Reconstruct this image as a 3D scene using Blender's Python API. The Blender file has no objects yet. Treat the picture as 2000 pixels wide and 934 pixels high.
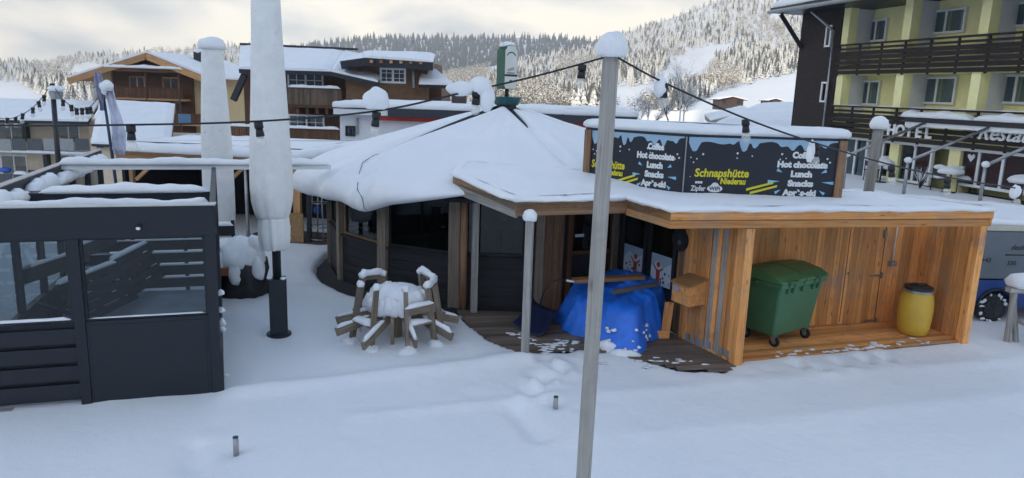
import bpy, math, random
import numpy as np
from mathutils import Vector, Matrix
R = math.radians
random.seed(7)
rng = np.random.default_rng(11)
SC = bpy.context.scene
COL = SC.collection

# ------------------------------------------------------------------ camera, sky, sun, exposure
CAM_H, FPX, PITCH, ROLL = 4.4, 1420.0, R(11.5), 0.033
cp, sp, cr, sr = math.cos(PITCH), math.sin(PITCH), math.cos(ROLL), math.sin(ROLL)
FWD = Vector((0, cp, -sp)); UPC = Vector((0, sp, cp)); RGT = Vector((1, 0, 0))
EYE = Vector((0, 0, CAM_H))
cam = bpy.data.cameras.new('camera'); camo = bpy.data.objects.new('camera', cam); COL.objects.link(camo)
_r = RGT * cr + UPC * sr; _u = -RGT * sr + UPC * cr
camo.matrix_world = Matrix(((_r.x, _u.x, -FWD.x, 0), (_r.y, _u.y, -FWD.y, 0), (_r.z, _u.z, -FWD.z, CAM_H), (0, 0, 0, 1)))
cam.sensor_width = 36; cam.lens = 36 * FPX / 2000; cam.clip_start = .1; cam.clip_end = 6000
SC.camera = camo

SUN_EL, SUN_AZ = R(14), R(206)      # azimuth the sunlight comes from, clockwise from +Y
w = bpy.data.worlds.new('World'); SC.world = w; w.use_nodes = True
nt = w.node_tree; nt.nodes.clear()
def wn(t): return nt.nodes.new(t)
out = wn('ShaderNodeOutputWorld'); sky = wn('ShaderNodeTexSky'); sky.sky_type = 'NISHITA'; sky.sun_disc = False
sky.sun_elevation = SUN_EL; sky.sun_rotation = SUN_AZ; sky.altitude = 900; sky.air_density = 1.0; sky.dust_density = .6
bg1 = wn('ShaderNodeBackground'); bg1.inputs[1].default_value = .15; nt.links.new(sky.outputs[0], bg1.inputs[0])
tc = wn('ShaderNodeTexCoord'); mp = wn('ShaderNodeMapping'); mp.inputs['Scale'].default_value = (1.5, 1.5, 3.6); mp.inputs['Location'].default_value = (.35, .2, .1)
nt.links.new(tc.outputs['Generated'], mp.inputs[0])
def wnoise(scale, detail, rough, dist=0):
    n = wn('ShaderNodeTexNoise'); n.inputs['Scale'].default_value = scale; n.inputs['Detail'].default_value = detail
    n.inputs['Roughness'].default_value = rough; n.inputs['Distortion'].default_value = dist
    nt.links.new(mp.outputs[0], n.inputs['Vector']); return n
n1 = wnoise(2.6, 9, .50, .35); n2 = wnoise(1.7, 4, .5)
rc = wn('ShaderNodeValToRGB'); nt.links.new(n1.outputs[0], rc.inputs[0])
e = rc.color_ramp.elements
e[0].position = .38; e[0].color = (.37, .415, .455, 1); e[1].position = .57; e[1].color = (1.0, .91, .74, 1)
x = e.new(.475); x.color = (.68, .665, .62, 1)
bg2 = wn('ShaderNodeBackground'); bg2.inputs[1].default_value = .88; nt.links.new(rc.outputs[0], bg2.inputs[0])
sep = wn('ShaderNodeSeparateXYZ'); nt.links.new(tc.outputs['Generated'], sep.inputs[0])
mr = wn('ShaderNodeMapRange'); mr.inputs[1].default_value = .20; mr.inputs[2].default_value = .52; mr.inputs[3].default_value = 1.05; mr.inputs[4].default_value = .0
nt.links.new(sep.outputs[2], mr.inputs[0])
ad = wn('ShaderNodeMath'); ad.operation = 'MULTIPLY_ADD'; ad.inputs[1].default_value = .8; nt.links.new(n2.outputs[0], ad.inputs[0])
sb = wn('ShaderNodeMath'); sb.operation = 'ADD'; sb.inputs[1].default_value = -.4; nt.links.new(mr.outputs[0], sb.inputs[0]); nt.links.new(sb.outputs[0], ad.inputs[2])
cl = wn('ShaderNodeClamp'); nt.links.new(ad.outputs[0], cl.inputs[0])
mx = wn('ShaderNodeMixShader'); nt.links.new(cl.outputs[0], mx.inputs[0]); nt.links.new(bg1.outputs[0], mx.inputs[1]); nt.links.new(bg2.outputs[0], mx.inputs[2])
nt.links.new(mx.outputs[0], out.inputs[0])
sl = bpy.data.lights.new('sun', 'SUN'); sl.energy = 3.4; sl.angle = R(.5); sl.color = (1, .87, .66)
so = bpy.data.objects.new('sun', sl); COL.objects.link(so)
sd = Vector((math.sin(SUN_AZ) * math.cos(SUN_EL), math.cos(SUN_AZ) * math.cos(SUN_EL), math.sin(SUN_EL)))
so.rotation_euler = sd.to_track_quat('Z', 'Y').to_euler(); so.location = (0, -20, 60)
SC.view_settings.view_transform = 'Standard'; SC.view_settings.look = 'None'; SC.view_settings.gamma = 1
SC.view_settings.exposure = 1.50
SC.cycles.max_bounces = 6; SC.cycles.transparent_max_bounces = 12; SC.cycles.use_denoising = True
SC.cycles.caustics_reflective = False; SC.cycles.caustics_refractive = False

# ------------------------------------------------------------------ pixel <-> place helpers
def ray(px, py):
    u, v = px - 1000, py - 467
    a, b = u * cr + v * sr, -u * sr + v * cr
    return RGT * (a / FPX) + FWD - UPC * (b / FPX)
def G(px, py, z=0.0):
    d = ray(px, py); return EYE + d * ((z - CAM_H) / d.z)
def At(px, py, Y):
    d = ray(px, py); return EYE + d * (Y / d.y)
def proj(p):
    d = Vector(p) - EYE; Z = d.dot(FWD); a = d.x / Z * FPX; b = -d.dot(UPC) / Z * FPX
    return 1000 + a * cr - b * sr, 467 + a * sr + b * cr
class VP:
    """vertical plane through two plan points; u runs along it, n faces the camera side"""
    def __init__(s, p0, p1, off=0):
        s.x = Vector((p1[0] - p0[0], p1[1] - p0[1], 0)).normalized(); s.n = Vector((s.x.y, -s.x.x, 0))
        s.o = Vector((p0[0], p0[1], 0)) + s.n * off
    def pt(s, px, py):
        d = ray(px, py); return EYE + d * ((s.o - EYE).dot(s.n) / d.dot(s.n))
    def uz(s, px, py):
        p = s.pt(px, py); return (p - s.o).dot(s.x), p.z
    def P(s, u, z, d=0): return s.o + s.x * u + s.n * d + Vector((0, 0, z))
    def off(s, d):
        q = VP((s.o.x, s.o.y), (s.o.x + s.x.x, s.o.y + s.x.y)); q.o = s.o + s.n * d; return q
    def rect(s, x0, y0, x1, y1):
        xm, ym = (x0 + x1) / 2, (y0 + y1) / 2
        return s.uz(x0, ym)[0], s.uz(x1, ym)[0], s.uz(xm, y1)[1], s.uz(xm, y0)[1]
E1 = Vector((.953, .303, 0)); E2 = Vector((-.303, .953, 0))

# ------------------------------------------------------------------ mesh builder
ORG = {}
def nz(x, y=0, z=0):
    return math.sin(x * 1.7 + y * 2.3 + z * 1.1) * .5 + math.sin(x * 4.1 - y * 3.3 + z * 2.7 + 1.3) * .3 + math.sin(x * 9.7 + y * 8.1 - z * 7.3) * .2
class MB:
    def __init__(s): s.v = []; s.f = []; s.l = []; s.t = []; s.k = []
    def add(s, vs, fs, loc=None, tint=None, smooth=False):
        b = len(s.v); s.v += [tuple(q) for q in vs]; t = random.random() if tint is None else tint
        s.l += [tuple(q) for q in (loc or vs)]
        for f in fs: s.f.append([i + b for i in f]); s.t.append(t); s.k.append(smooth)
        return s
    def hexa(s, c8, loc=None, tint=None):
        return s.add(c8, [(0, 3, 2, 1), (4, 5, 6, 7), (0, 1, 5, 4), (1, 2, 6, 5), (2, 3, 7, 6), (3, 0, 4, 7)], loc, tint)
    def obox(s, c, ax, ay, az, tint=None, along=None):
        c = Vector(c); sg = [(-1, -1, -1), (1, -1, -1), (1, 1, -1), (-1, 1, -1), (-1, -1, 1), (1, -1, 1), (1, 1, 1), (-1, 1, 1)]
        vs = [c + ax * a + ay * b + az * d for a, b, d in sg]
        L = [ax.length, ay.length, az.length]; o = random.random() * 50
        k = L.index(max(L)) if along is None else along
        order = [k] + [i for i in range(3) if i != k]
        loc = [tuple(q[i] * L[i] + o for i in order) for q in sg]
        if ax.cross(ay).dot(az) < 0: s.add(vs, [(0, 1, 2, 3), (4, 7, 6, 5), (0, 4, 5, 1), (1, 5, 6, 2), (2, 6, 7, 3), (3, 7, 4, 0)], loc, tint)
        else: s.hexa(vs, loc, tint)
        return s
    def box(s, c, size, rz=0, tint=None):
        a = Vector((math.cos(rz), math.sin(rz), 0)); b = Vector((-a.y, a.x, 0))
        return s.obox(c, a * size[0] / 2, b * size[1] / 2, Vector((0, 0, size[2] / 2)), tint)
    def bar(s, p0, p1, w, h, up=(0, 0, 1), tint=None):
        p0, p1 = Vector(p0), Vector(p1); d = p1 - p0; L = d.length; d /= L
        up = Vector(up)
        if abs(d.dot(up)) > .95: up = Vector((0, 1, 0)) if abs(d.y) < .9 else Vector((1, 0, 0))
        sd_ = d.cross(up).normalized(); u2 = sd_.cross(d)
        return s.obox((p0 + p1) / 2, d * L / 2, sd_ * w / 2, u2 * h / 2, tint, along=0)
    def vbox(s, vp, u0, u1, z0, z1, d0, d1, tint=None):
        return s.obox(vp.P((u0 + u1) / 2, (z0 + z1) / 2, (d0 + d1) / 2), vp.x * (u1 - u0) / 2, vp.n * (d1 - d0) / 2, Vector((0, 0, (z1 - z0) / 2)), tint)
    def fbox(s, vp, x0, y0, x1, y1, d0, d1, tint=None):
        return s.vbox(vp, *vp.rect(x0, y0, x1, y1), d0, d1, tint)
    def frame(s, vp, u0, u1, z0, z1, w, d0, d1):
        s.vbox(vp, u0, u0 + w, z0, z1, d0, d1); s.vbox(vp, u1 - w, u1, z0, z1, d0, d1)
        s.vbox(vp, u0 + w, u1 - w, z1 - w, z1, d0, d1); s.vbox(vp, u0 + w, u1 - w, z0, z0 + w, d0, d1); return s
    def tube(s, p0, p1, r0, r1=None, n=8, cap=True, smooth=True):
        return s.ptube([p0, p1], [r0, r0 if r1 is None else r1], n, cap, smooth)
    def ptube(s, pts, r, n=8, cap=True, smooth=True):
        pts = [Vector(p) for p in pts]; rs = r if isinstance(r, (list, tuple)) else [r] * len(pts)
        vs, loc, L = [], [], 0; o = random.random() * 50; ref = None
        for i, p in enumerate(pts):
            d = (pts[min(i + 1, len(pts) - 1)] - pts[max(i - 1, 0)]).normalized()
            if ref is None: ref = Vector((0, 0, 1)) if abs(d.z) < .9 else Vector((1, 0, 0))
            a = d.cross(ref).normalized(); b = a.cross(d); ref = b
            if i: L += (p - pts[i - 1]).length
            for k in range(n):
                t = 2 * math.pi * k / n; q = (a * math.cos(t) + b * math.sin(t)) * rs[i]
                vs.append(p + q); loc.append((L + o, math.cos(t) * rs[i], math.sin(t) * rs[i] + o))
        fs = []
        for i in range(len(pts) - 1):
            for k in range(n):
                k2 = (k + 1) % n; fs.append((i * n + k, i * n + k2, (i + 1) * n + k2, (i + 1) * n + k))
        s.add(vs, fs, loc, smooth=smooth)
        if cap:
            b = len(s.v) - len(vs); t = s.t[-1]
            s.f += [[b + k for k in reversed(range(n))], [b + (len(pts) - 1) * n + k for k in range(n)]]; s.t += [t, t]; s.k += [False, False]
        return s
    def prism(s, poly, z0, z1, tint=None, zf=None):
        n = len(poly); f = zf or (lambda x, y: 0)
        area = sum(poly[i][0] * poly[(i + 1) % n][1] - poly[(i + 1) % n][0] * poly[i][1] for i in range(n))
        if area < 0: poly = list(reversed(poly))
        vs = [(p[0], p[1], z0 + f(p[0], p[1])) for p in poly] + [(p[0], p[1], z1 + f(p[0], p[1])) for p in poly]
        return s.add(vs, [list(reversed(range(n))), list(range(n, 2 * n))] + [(i, (i + 1) % n, (i + 1) % n + n, i + n) for i in range(n)], None, tint)
    def vprism(s, vp, uz, d0, d1, tint=None):
        n = len(uz); a = sum(uz[i][0] * uz[(i + 1) % n][1] - uz[(i + 1) % n][0] * uz[i][1] for i in range(n))
        if a < 0: uz = list(reversed(uz))
        vs = [vp.P(u, z, d0) for u, z in uz] + [vp.P(u, z, d1) for u, z in uz]
        return s.add(vs, [list(reversed(range(n))), list(range(n, 2 * n))] + [(i, (i + 1) % n, (i + 1) % n + n, i + n) for i in range(n)], None, tint)
    def lathe(s, prof, c=(0, 0, 0), n=20, smooth=True, amp=0, seed=0):
        c = Vector(c); vs = []
        for r, z in prof:
            for k in range(n):
                t = 2 * math.pi * k / n; rr = r * (1 + amp * nz(3 * math.cos(t) + seed, 3 * math.sin(t), z * 3))
                vs.append(c + Vector((rr * math.cos(t), rr * math.sin(t), z)))
        m = len(prof)
        fs = [(i * n + k, i * n + (k + 1) % n, (i + 1) * n + (k + 1) % n, (i + 1) * n + k) for i in range(m - 1) for k in range(n)]
        fs += [list(reversed(range(n))), [(m - 1) * n + k for k in range(n)]]
        return s.add(vs, fs, smooth=smooth)
    def blob(s, c, rad, seed=0, amp=.12, nu=16, nv=10, flat=-1.0):
        """lumpy ellipsoid, cut flat below flat*rz"""
        prof = []
        c = Vector(c); vs = []
        for i in range(nv + 1):
            t = math.pi * i / nv - math.pi / 2
            for k in range(nu):
                a = 2 * math.pi * k / nu; q = Vector((math.cos(t) * math.cos(a), math.cos(t) * math.sin(a), math.sin(t)))
                m = 1 + amp * nz(q.x * 1.6 + seed * 3.1, q.y * 1.6 + seed * 1.7, q.z * 1.6)
                z = max(q.z * m, flat)
                vs.append(c + Vector((q.x * m * rad[0], q.y * m * rad[1], z * rad[2])))
        fs = [(i * nu + k, i * nu + (k + 1) % nu, (i + 1) * nu + (k + 1) % nu, (i + 1) * nu + k) for i in range(nv) for k in range(nu)]
        return s.add(vs, fs, smooth=True)
    def ridge(s, p0, p1, w, h, seed=None, step=.08, amp=.25, droop=0):
        """a roll of snow lying along an edge"""
        p0, p1 = Vector(p0), Vector(p1); d = p1 - p0; L = d.length; d /= L
        side = d.cross(Vector((0, 0, 1))).normalized(); n = max(4, int(L / step)); sd_ = random.random() * 90 if seed is None else seed
        cs = [(-.5, -droop), (-.56, .35), (-.4, .8), (-.15, 1), (.15, 1), (.4, .8), (.56, .35), (.5, -droop)]; m = len(cs); vs = []
        for i in range(n + 1):
            t = i / n; e_ = min(1, math.sqrt(max(0, min(t, 1 - t) * L / max(.6 * w, .02))) + .05) if True else 1
            k = e_ * (1 + amp * nz(t * L * 1.9 + sd_, sd_)); c = p0 + d * (t * L)
            for j, (a, b) in enumerate(cs):
                vs.append(c + side * (a * w * (.6 + .4 * k)) + Vector((0, 0, b * h * (k if b > 0 else 1 + amp * nz(t * L * 5 + sd_ + j)))))
        fs = [(i * m + j, i * m + (j + 1) % m, (i + 1) * m + (j + 1) % m, (i + 1) * m + j) for i in range(n) for j in range(m)]
        fs += [list(range(m)), list(reversed([n * m + j for j in range(m)]))]
        fs = [tuple(reversed(f)) for f in fs]
        return s.add(vs, fs, smooth=True)
    def slab(s, poly, z0, th, zf=None, over=.04, amp=.12, step=.2, seed=0):
        """a snow cover with rounded uneven edges on a flat or sloping roof"""
        f = zf or (lambda x, y: 0)
        n = len(poly); area = sum(poly[i][0] * poly[(i + 1) % n][1] - poly[(i + 1) % n][0] * poly[i][1] for i in range(n))
        if area < 0: poly = list(reversed(poly))
        pts = []
        for i in range(n):
            a, b = Vector(poly[i][:2]), Vector(poly[(i + 1) % n][:2]); m = max(1, int((b - a).length / step))
            pts += [a + (b - a) * (k / m) for k in range(m)]
        N = len(pts); nrm = []
        for i in range(N):
            d = pts[(i + 1) % N] - pts[i - 1]; nrm.append(Vector((d.y, -d.x)).normalized())
        rings = [(over * .3, 0), (over, .25), (over * .9, .6), (over * .2, .88), (-th * .45, 1.0), (-th * 1.3, 1.03)]
        vs = []
        for j, (o, zz) in enumerate(rings):
            for i, p in enumerate(pts):
                k = nz(p.x * 1.3 + seed, p.y * 1.3); q = p + nrm[i] * (o + (amp * th * k * .6 if 0 < j < 4 else 0))
                z = z0 + th * (zz + (amp * k if j > 0 else amp * .6 * nz(p.x * 4 + seed, p.y * 4)))
                vs.append((q.x, q.y, z + f(q.x, q.y)))
        M_ = len(rings)
        fs = [(j * N + i, j * N + (i + 1) % N, (j + 1) * N + (i + 1) % N, (j + 1) * N + i) for j in range(M_ - 1) for i in range(N)]
        fs += [[(M_ - 1) * N + i for i in range(N)], list(reversed(range(N)))]
        return s.add(vs, fs, smooth=True)
    def build(s, name, m, parent=None, loc=None, bevel=0, smooth=None, sub=0):
        o_ = ORG[parent.name] if parent is not None else Vector(loc) if loc is not None else Vector((0, 0, 0))
        me = bpy.data.meshes.new(name); me.from_pydata([(a[0] - o_.x, a[1] - o_.y, a[2] - o_.z) for a in s.v], [], s.f)
        at = me.attributes.new('loc', 'FLOAT_VECTOR', 'POINT'); at.data.foreach_set('vector', np.array(s.l, dtype=np.float32).ravel())
        at = me.attributes.new('tint', 'FLOAT', 'FACE'); at.data.foreach_set('value', np.array(s.t, dtype=np.float32))
        me.polygons.foreach_set('use_smooth', [bool(k) if smooth is None else smooth for k in s.k])
        me.materials.append(m); me.validate()
        o = bpy.data.objects.new(name, me); COL.objects.link(o); ORG[o.name] = o_
        if parent is not None: o.parent = parent
        else: o.location = o_
        if bevel:
            b = o.modifiers.new('bevel', 'BEVEL'); b.width = bevel; b.segments = 2; b.limit_method = 'ANGLE'; b.harden_normals = False
        if sub:
            b = o.modifiers.new('smooth', 'SUBSURF'); b.levels = sub; b.render_levels = sub
        return o
def thing(name, label, cat, loc=(0, 0, 0), group=None):
    o = bpy.data.objects.new(name, None); COL.objects.link(o); o.location = loc; o.empty_display_size = .2
    ORG[o.name] = Vector(loc); o['label'] = label; o['category'] = cat
    if group: o['group'] = group
    return o
def tag(o, label, cat, group=None):
    o['label'] = label; o['category'] = cat
    if group: o['group'] = group
    return o
def kind(o, k): o['kind'] = k; return o
def dup(root, loc, label=None, rz=None, scale=None):
    r = root.copy(); COL.objects.link(r); r.location = loc
    if label: r['label'] = label
    if rz is not None: r.rotation_euler = (0, 0, rz)
    if scale is not None: r.scale = (scale,) * 3
    for ch in list(root.children):
        c = ch.copy(); COL.objects.link(c); c.parent = r
        for g in list(ch.children):
            d = g.copy(); COL.objects.link(d); d.parent = c
    return r

# ------------------------------------------------------------------ materials
def base(name):
    m = bpy.data.materials.new(name); m.use_nodes = True; t = m.node_tree
    return m, t, t.nodes['Principled BSDF']
def node(t, ty, **k):
    n = t.nodes.new(ty)
    for a, b in k.items(): setattr(n, a, b)
    return n
def ramp(t, fac, stops):
    r = node(t, 'ShaderNodeValToRGB'); t.links.new(fac, r.inputs[0]); e = r.color_ramp.elements
    e[0].position, e[0].color = stops[0][0], (*stops[0][1], 1); e[1].position, e[1].color = stops[-1][0], (*stops[-1][1], 1)
    for p, c in stops[1:-1]: x = e.new(p); x.color = (*c, 1)
    return r.outputs[0]
def noise(t, vec, scale, detail=4, rough=.55, dist=0):
    n = node(t, 'ShaderNodeTexNoise'); n.inputs['Scale'].default_value = scale; n.inputs['Detail'].default_value = detail
    n.inputs['Roughness'].default_value = rough; n.inputs['Distortion'].default_value = dist
    if vec is not None: t.links.new(vec, n.inputs['Vector'])
    return n.outputs[0]
def bump(t, b, h, strength, dist=.02):
    n = node(t, 'ShaderNodeBump'); n.inputs['Strength'].default_value = strength; n.inputs['Distance'].default_value = dist
    t.links.new(h, n.inputs['Height']); t.links.new(n.outputs[0], b.inputs['Normal']); return n
def sc(c, k): return tuple(min(1, x * k) for x in c)
def obj_co(t): return node(t, 'ShaderNodeTexCoord').outputs['Object']
def plain(name, c, rough=.6, var=.12, scale=4, metal=0, bmp=.15, spec=.5):
    m, t, b = base(name); co = obj_co(t); n = noise(t, co, scale, 6, .6)
    t.links.new(ramp(t, n, [(.3, sc(c, 1 - var)), (.7, sc(c, 1 + var))]), b.inputs['Base Color'])
    n2 = noise(t, co, scale * 12, 3); b.inputs['Metallic'].default_value = metal; b.inputs['Specular IOR Level'].default_value = spec
    mr = node(t, 'ShaderNodeMapRange'); mr.inputs[3].default_value = max(.02, rough - .12); mr.inputs[4].default_value = min(1, rough + .12)
    t.links.new(n, mr.inputs[0]); t.links.new(mr.outputs[0], b.inputs['Roughness'])
    if bmp: bump(t, b, n2, bmp, .01)
    return m
def wood(name, dark, mid, light, rough=.65, grain=16, knots=.5, tintvar=.35, bmp=.35):
    m, t, b = base(name)
    at = node(t, 'ShaderNodeAttribute', attribute_name='loc').outputs['Vector']
    mp = node(t, 'ShaderNodeMapping'); mp.inputs['Scale'].default_value = (.55, grain, grain); t.links.new(at, mp.inputs[0])
    n = noise(t, mp.outputs[0], 1.6, 7, .62, 1.2)
    col = ramp(t, n, [(.25, dark), (.5, mid), (.78, light)])
    mp2 = node(t, 'ShaderNodeMapping'); mp2.inputs['Scale'].default_value = (2.2, 7, 7); t.links.new(at, mp2.inputs[0])
    vo = node(t, 'ShaderNodeTexVoronoi'); vo.inputs['Scale'].default_value = 1.0; t.links.new(mp2.outputs[0], vo.inputs['Vector'])
    k = ramp(t, vo.outputs['Distance'], [(.05, (1, 1, 1)), (.16, (0, 0, 0))])
    mx = node(t, 'ShaderNodeMixRGB'); mx.blend_type = 'MIX'; mu = node(t, 'ShaderNodeMath', operation='MULTIPLY'); mu.inputs[1].default_value = knots
    t.links.new(k, mu.inputs[0]); t.links.new(mu.outputs[0], mx.inputs[0]); t.links.new(col, mx.inputs[1]); mx.inputs[2].default_value = (*sc(dark, .6), 1)
    ti = node(t, 'ShaderNodeAttribute', attribute_name='tint').outputs['Fac']
    mr = node(t, 'ShaderNodeMapRange'); mr.inputs[3].default_value = 1 - tintvar; mr.inputs[4].default_value = 1 + tintvar; t.links.new(ti, mr.inputs[0])
    m2 = node(t, 'ShaderNodeVectorMath', operation='SCALE'); t.links.new(mx.outputs[0], m2.inputs[0]); t.links.new(mr.outputs[0], m2.inputs['Scale'])
    sn = noise(t, obj_co(t), 1.7, 5, .65, .6); sf = ramp(t, sn, [(.48, (0, 0, 0)), (.72, (.5, .5, .5))])
    sx = node(t, 'ShaderNodeMixRGB'); t.links.new(sf, sx.inputs[0]); t.links.new(m2.outputs[0], sx.inputs[1]); g_ = sum(mid) / 3; sx.inputs[2].default_value = (g_ * .62, g_ * .56, g_ * .50, 1)
    t.links.new(sx.outputs[0], b.inputs['Base Color']); b.inputs['Roughness'].default_value = rough; b.inputs['Specular IOR Level'].default_value = .3
    bump(t, b, n, bmp, .004); return m
def snow_mat(name='snow', big=1.2):
    m, t, b = base(name); co = obj_co(t)
    a = noise(t, co, big, 5, .55); f = noise(t, co, 38, 4, .7)
    t.links.new(ramp(t, a, [(.3, (.80, .82, .845)), (.7, (.86, .865, .87))]), b.inputs['Base Color'])
    b.inputs['Roughness'].default_value = .65; b.inputs['Specular IOR Level'].default_value = .25
    ad = node(t, 'ShaderNodeMath', operation='MULTIPLY_ADD'); ad.inputs[1].default_value = .12; t.links.new(f, ad.inputs[0]); t.links.new(noise(t, co, 5, 8, .6), ad.inputs[2])
    bump(t, b, ad.outputs[0], .45, .04); return m
def glass(name, tint=(.75, .8, .82), alpha=.92, rough=.02):
    m = bpy.data.materials.new(name); m.use_nodes = True; t = m.node_tree; t.nodes.clear()
    o = node(t, 'ShaderNodeOutputMaterial'); tr = node(t, 'ShaderNodeBsdfTransparent'); tr.inputs[0].default_value = (*sc(tint, alpha), 1)
    gl = node(t, 'ShaderNodeBsdfGlossy'); gl.inputs['Roughness'].default_value = rough; gl.inputs[0].default_value = (.95, .97, 1, 1)
    fr = node(t, 'ShaderNodeFresnel'); fr.inputs[0].default_value = 1.5
    co = obj_co(t); bp = node(t, 'ShaderNodeBump'); bp.inputs['Strength'].default_value = .03; bp.inputs['Distance'].default_value = .02
    t.links.new(noise(t, co, 1.1, 2), bp.inputs['Height']); t.links.new(bp.outputs[0], gl.inputs['Normal'])
    ge = node(t, 'ShaderNodeNewGeometry'); iv = node(t, 'ShaderNodeMath', operation='SUBTRACT'); iv.inputs[0].default_value = 1; t.links.new(ge.outputs['Backfacing'], iv.inputs[1])
    fm = node(t, 'ShaderNodeMath', operation='MULTIPLY'); t.links.new(fr.outputs[0], fm.inputs[0]); t.links.new(iv.outputs[0], fm.inputs[1])
    mx = node(t, 'ShaderNodeMixShader'); t.links.new(fm.outputs[0], mx.inputs[0]); t.links.new(tr.outputs[0], mx.inputs[1]); t.links.new(gl.outputs[0], mx.inputs[2])
    t.links.new(mx.outputs[0], o.inputs[0]); return m
def brick(name, c1, c2, mortar, scale, bw=.5, rh=.25, rough=.8, bmp=.5, vertical=True):
    m, t, b = base(name); co = obj_co(t)
    sp_ = node(t, 'ShaderNodeSeparateXYZ'); t.links.new(co, sp_.inputs[0]); cb = node(t, 'ShaderNodeCombineXYZ')
    s = node(t, 'ShaderNodeMath', operation='SUBTRACT'); t.links.new(sp_.outputs[0], s.inputs[0]); t.links.new(sp_.outputs[1], s.inputs[1])
    t.links.new(s.outputs[0], cb.inputs[0]); t.links.new(sp_.outputs[2], cb.inputs[1])
    br = node(t, 'ShaderNodeTexBrick'); t.links.new(cb.outputs[0], br.inputs[0]); br.inputs['Scale'].default_value = scale
    br.inputs['Color1'].default_value = (*c1, 1); br.inputs['Color2'].default_value = (*c2, 1); br.inputs['Mortar'].default_value = (*mortar, 1)
    br.inputs['Brick Width'].default_value = bw; br.inputs['Row Height'].default_value = rh; br.inputs['Mortar Size'].default_value = .018
    t.links.new(br.outputs[0], b.inputs['Base Color']); b.inputs['Roughness'].default_value = rough
    bump(t, b, br.outputs['Fac'], -bmp, .02); return m
SNOW = snow_mat()
SNOWG = snow_mat('ground_snow', .35)
TABLEW = wood('brown_grey_table_wood', (.10, .075, .052), (.225, .175, .13), (.34, .28, .22), knots=.4)
GREYW = wood('weathered_wood', (.15, .14, .125), (.35, .33, .30), (.50, .48, .445), knots=.45, tintvar=.18)
BROWNW = wood('aged_brown_wood', (.09, .046, .024), (.25, .14, .075), (.38, .24, .14), knots=.4)
ORANGEW = wood('fresh_larch', (.44, .165, .045), (.72, .32, .10), (.84, .47, .19), knots=.9, tintvar=.32, grain=11, bmp=.2)
DARKW = wood('black_stained_wood', (.008, .008, .010), (.018, .018, .021), (.035, .034, .036), knots=.1, tintvar=.3)
DECKW = wood('deck_boards', (.06, .045, .036), (.15, .115, .09), (.25, .205, .17), knots=.2, tintvar=.4, grain=20)
CHALW = wood('chalet_timber', (.05, .02, .009), (.115, .05, .022), (.19, .09, .042), knots=.2, tintvar=.3)
CHALO = wood('chalet_larch', (.26, .115, .04), (.46, .24, .10), (.56, .33, .15), knots=.3)
PLANK2 = wood('red_brown_plank', (.10, .035, .018), (.24, .085, .04), (.36, .15, .075), knots=.3)
BLACKM = plain('black_metal', (.012, .014, .018), .42, .25, 3, bmp=.05)
NAVYP = plain('anthracite_panel', (.009, .013, .020), .5, .2, 2, bmp=.08)
STEEL = plain('galvanised_steel', (.36, .37, .38), .42, .2, 8, metal=.8)
WHITEP = plain('white_paint', (.76, .77, .78), .45, .05, 3, bmp=.04)
PLASTER = plain('cream_plaster', (.62, .50, .36), .85, .08, 3)
PLASTERW = plain('white_plaster', (.70, .71, .73), .85, .05, 3)
YELLOWP = plain('yellow_plaster', (.90, .84, .43), .85, .06, 2.5)
REDP = plain('red_render', (.55, .06, .035), .7, .1, 3)
GLASS = glass('clear_glass')
GLASSD = glass('dark_glass', (.35, .40, .42), .5)
CLOTH = plain('parasol_cover', (.78, .78, .76), .9, .06, 5, bmp=.25)
BLACKC = plain('black_cable', (.012, .012, .013), .5, .1, 9)
CURTAIN = plain('net_curtain', (.42, .46, .47), .9, .1, 9)
CURTRED = plain('red_curtain', (.14, .02, .016), .9, .2, 6)
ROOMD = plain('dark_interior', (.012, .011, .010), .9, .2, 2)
# ------------------------------------------------------------------ plan of the hut and its annex
HC = Vector((-.25, 18.5, 0)); HR = 4.35
def hv(k, r=HR, z=0): a = R(213.2 + 22.5 * k); return Vector((HC.x + r * math.cos(a), HC.y + r * math.sin(a), z))
FL, FR = Vector((3.83, 11.62, 0)), Vector((8.55, 13.12, 0))
P5 = hv(4)
WD = (P5 - FL).normalized(); WL = (P5 - FL).length
SE1 = (FR - FL).normalized(); SE2 = Vector((-SE1.y, SE1.x, 0))
BLc = FL + WD * 1.45; BR = FR + SE2 * 1.3
DECK = [G(*p) for p in [(893, 606), (918, 640), (965, 672), (1010, 690), (1060, 690), (1130, 684), (1190, 690), (1250, 706), (1330, 722), (1418, 727)]] + [FL, P5, hv(3), hv(2)]
SHEDF = [FL, FR, BR, BLc]
def inside_d(px, py, poly):
    """signed distance, negative inside"""
    x1 = np.array([p[0] for p in poly]); y1 = np.array([p[1] for p in poly]); x2 = np.roll(x1, -1); y2 = np.roll(y1, -1)
    d = np.full(px.shape, 1e9); ins = np.zeros(px.shape, bool)
    for a, b, c, e in zip(x1, y1, x2, y2):
        L = (c - a) ** 2 + (e - b) ** 2; t = np.clip(((px - a) * (c - a) + (py - b) * (e - b)) / L, 0, 1)
        d = np.minimum(d, np.hypot(px - a - t * (c - a), py - b - t * (e - b)))
        cr_ = ((b > py) != (e > py)) & (px < (c - a) * (py - b) / np.where(e == b, 1e-9, e - b) + a); ins ^= cr_
    return np.where(ins, -d, d)
def smooth(a, b, x): t = np.clip((x - a) / (b - a), 0, 1); return t * t * (3 - 2 * t)
def npn(x, y): return np.sin(x * 1.3 + y * .7 + 1) * .5 + np.sin(x * .6 - y * 1.7) * .3 + np.sin(x * 3.1 + y * 2.3 + 2) * .2
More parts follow.
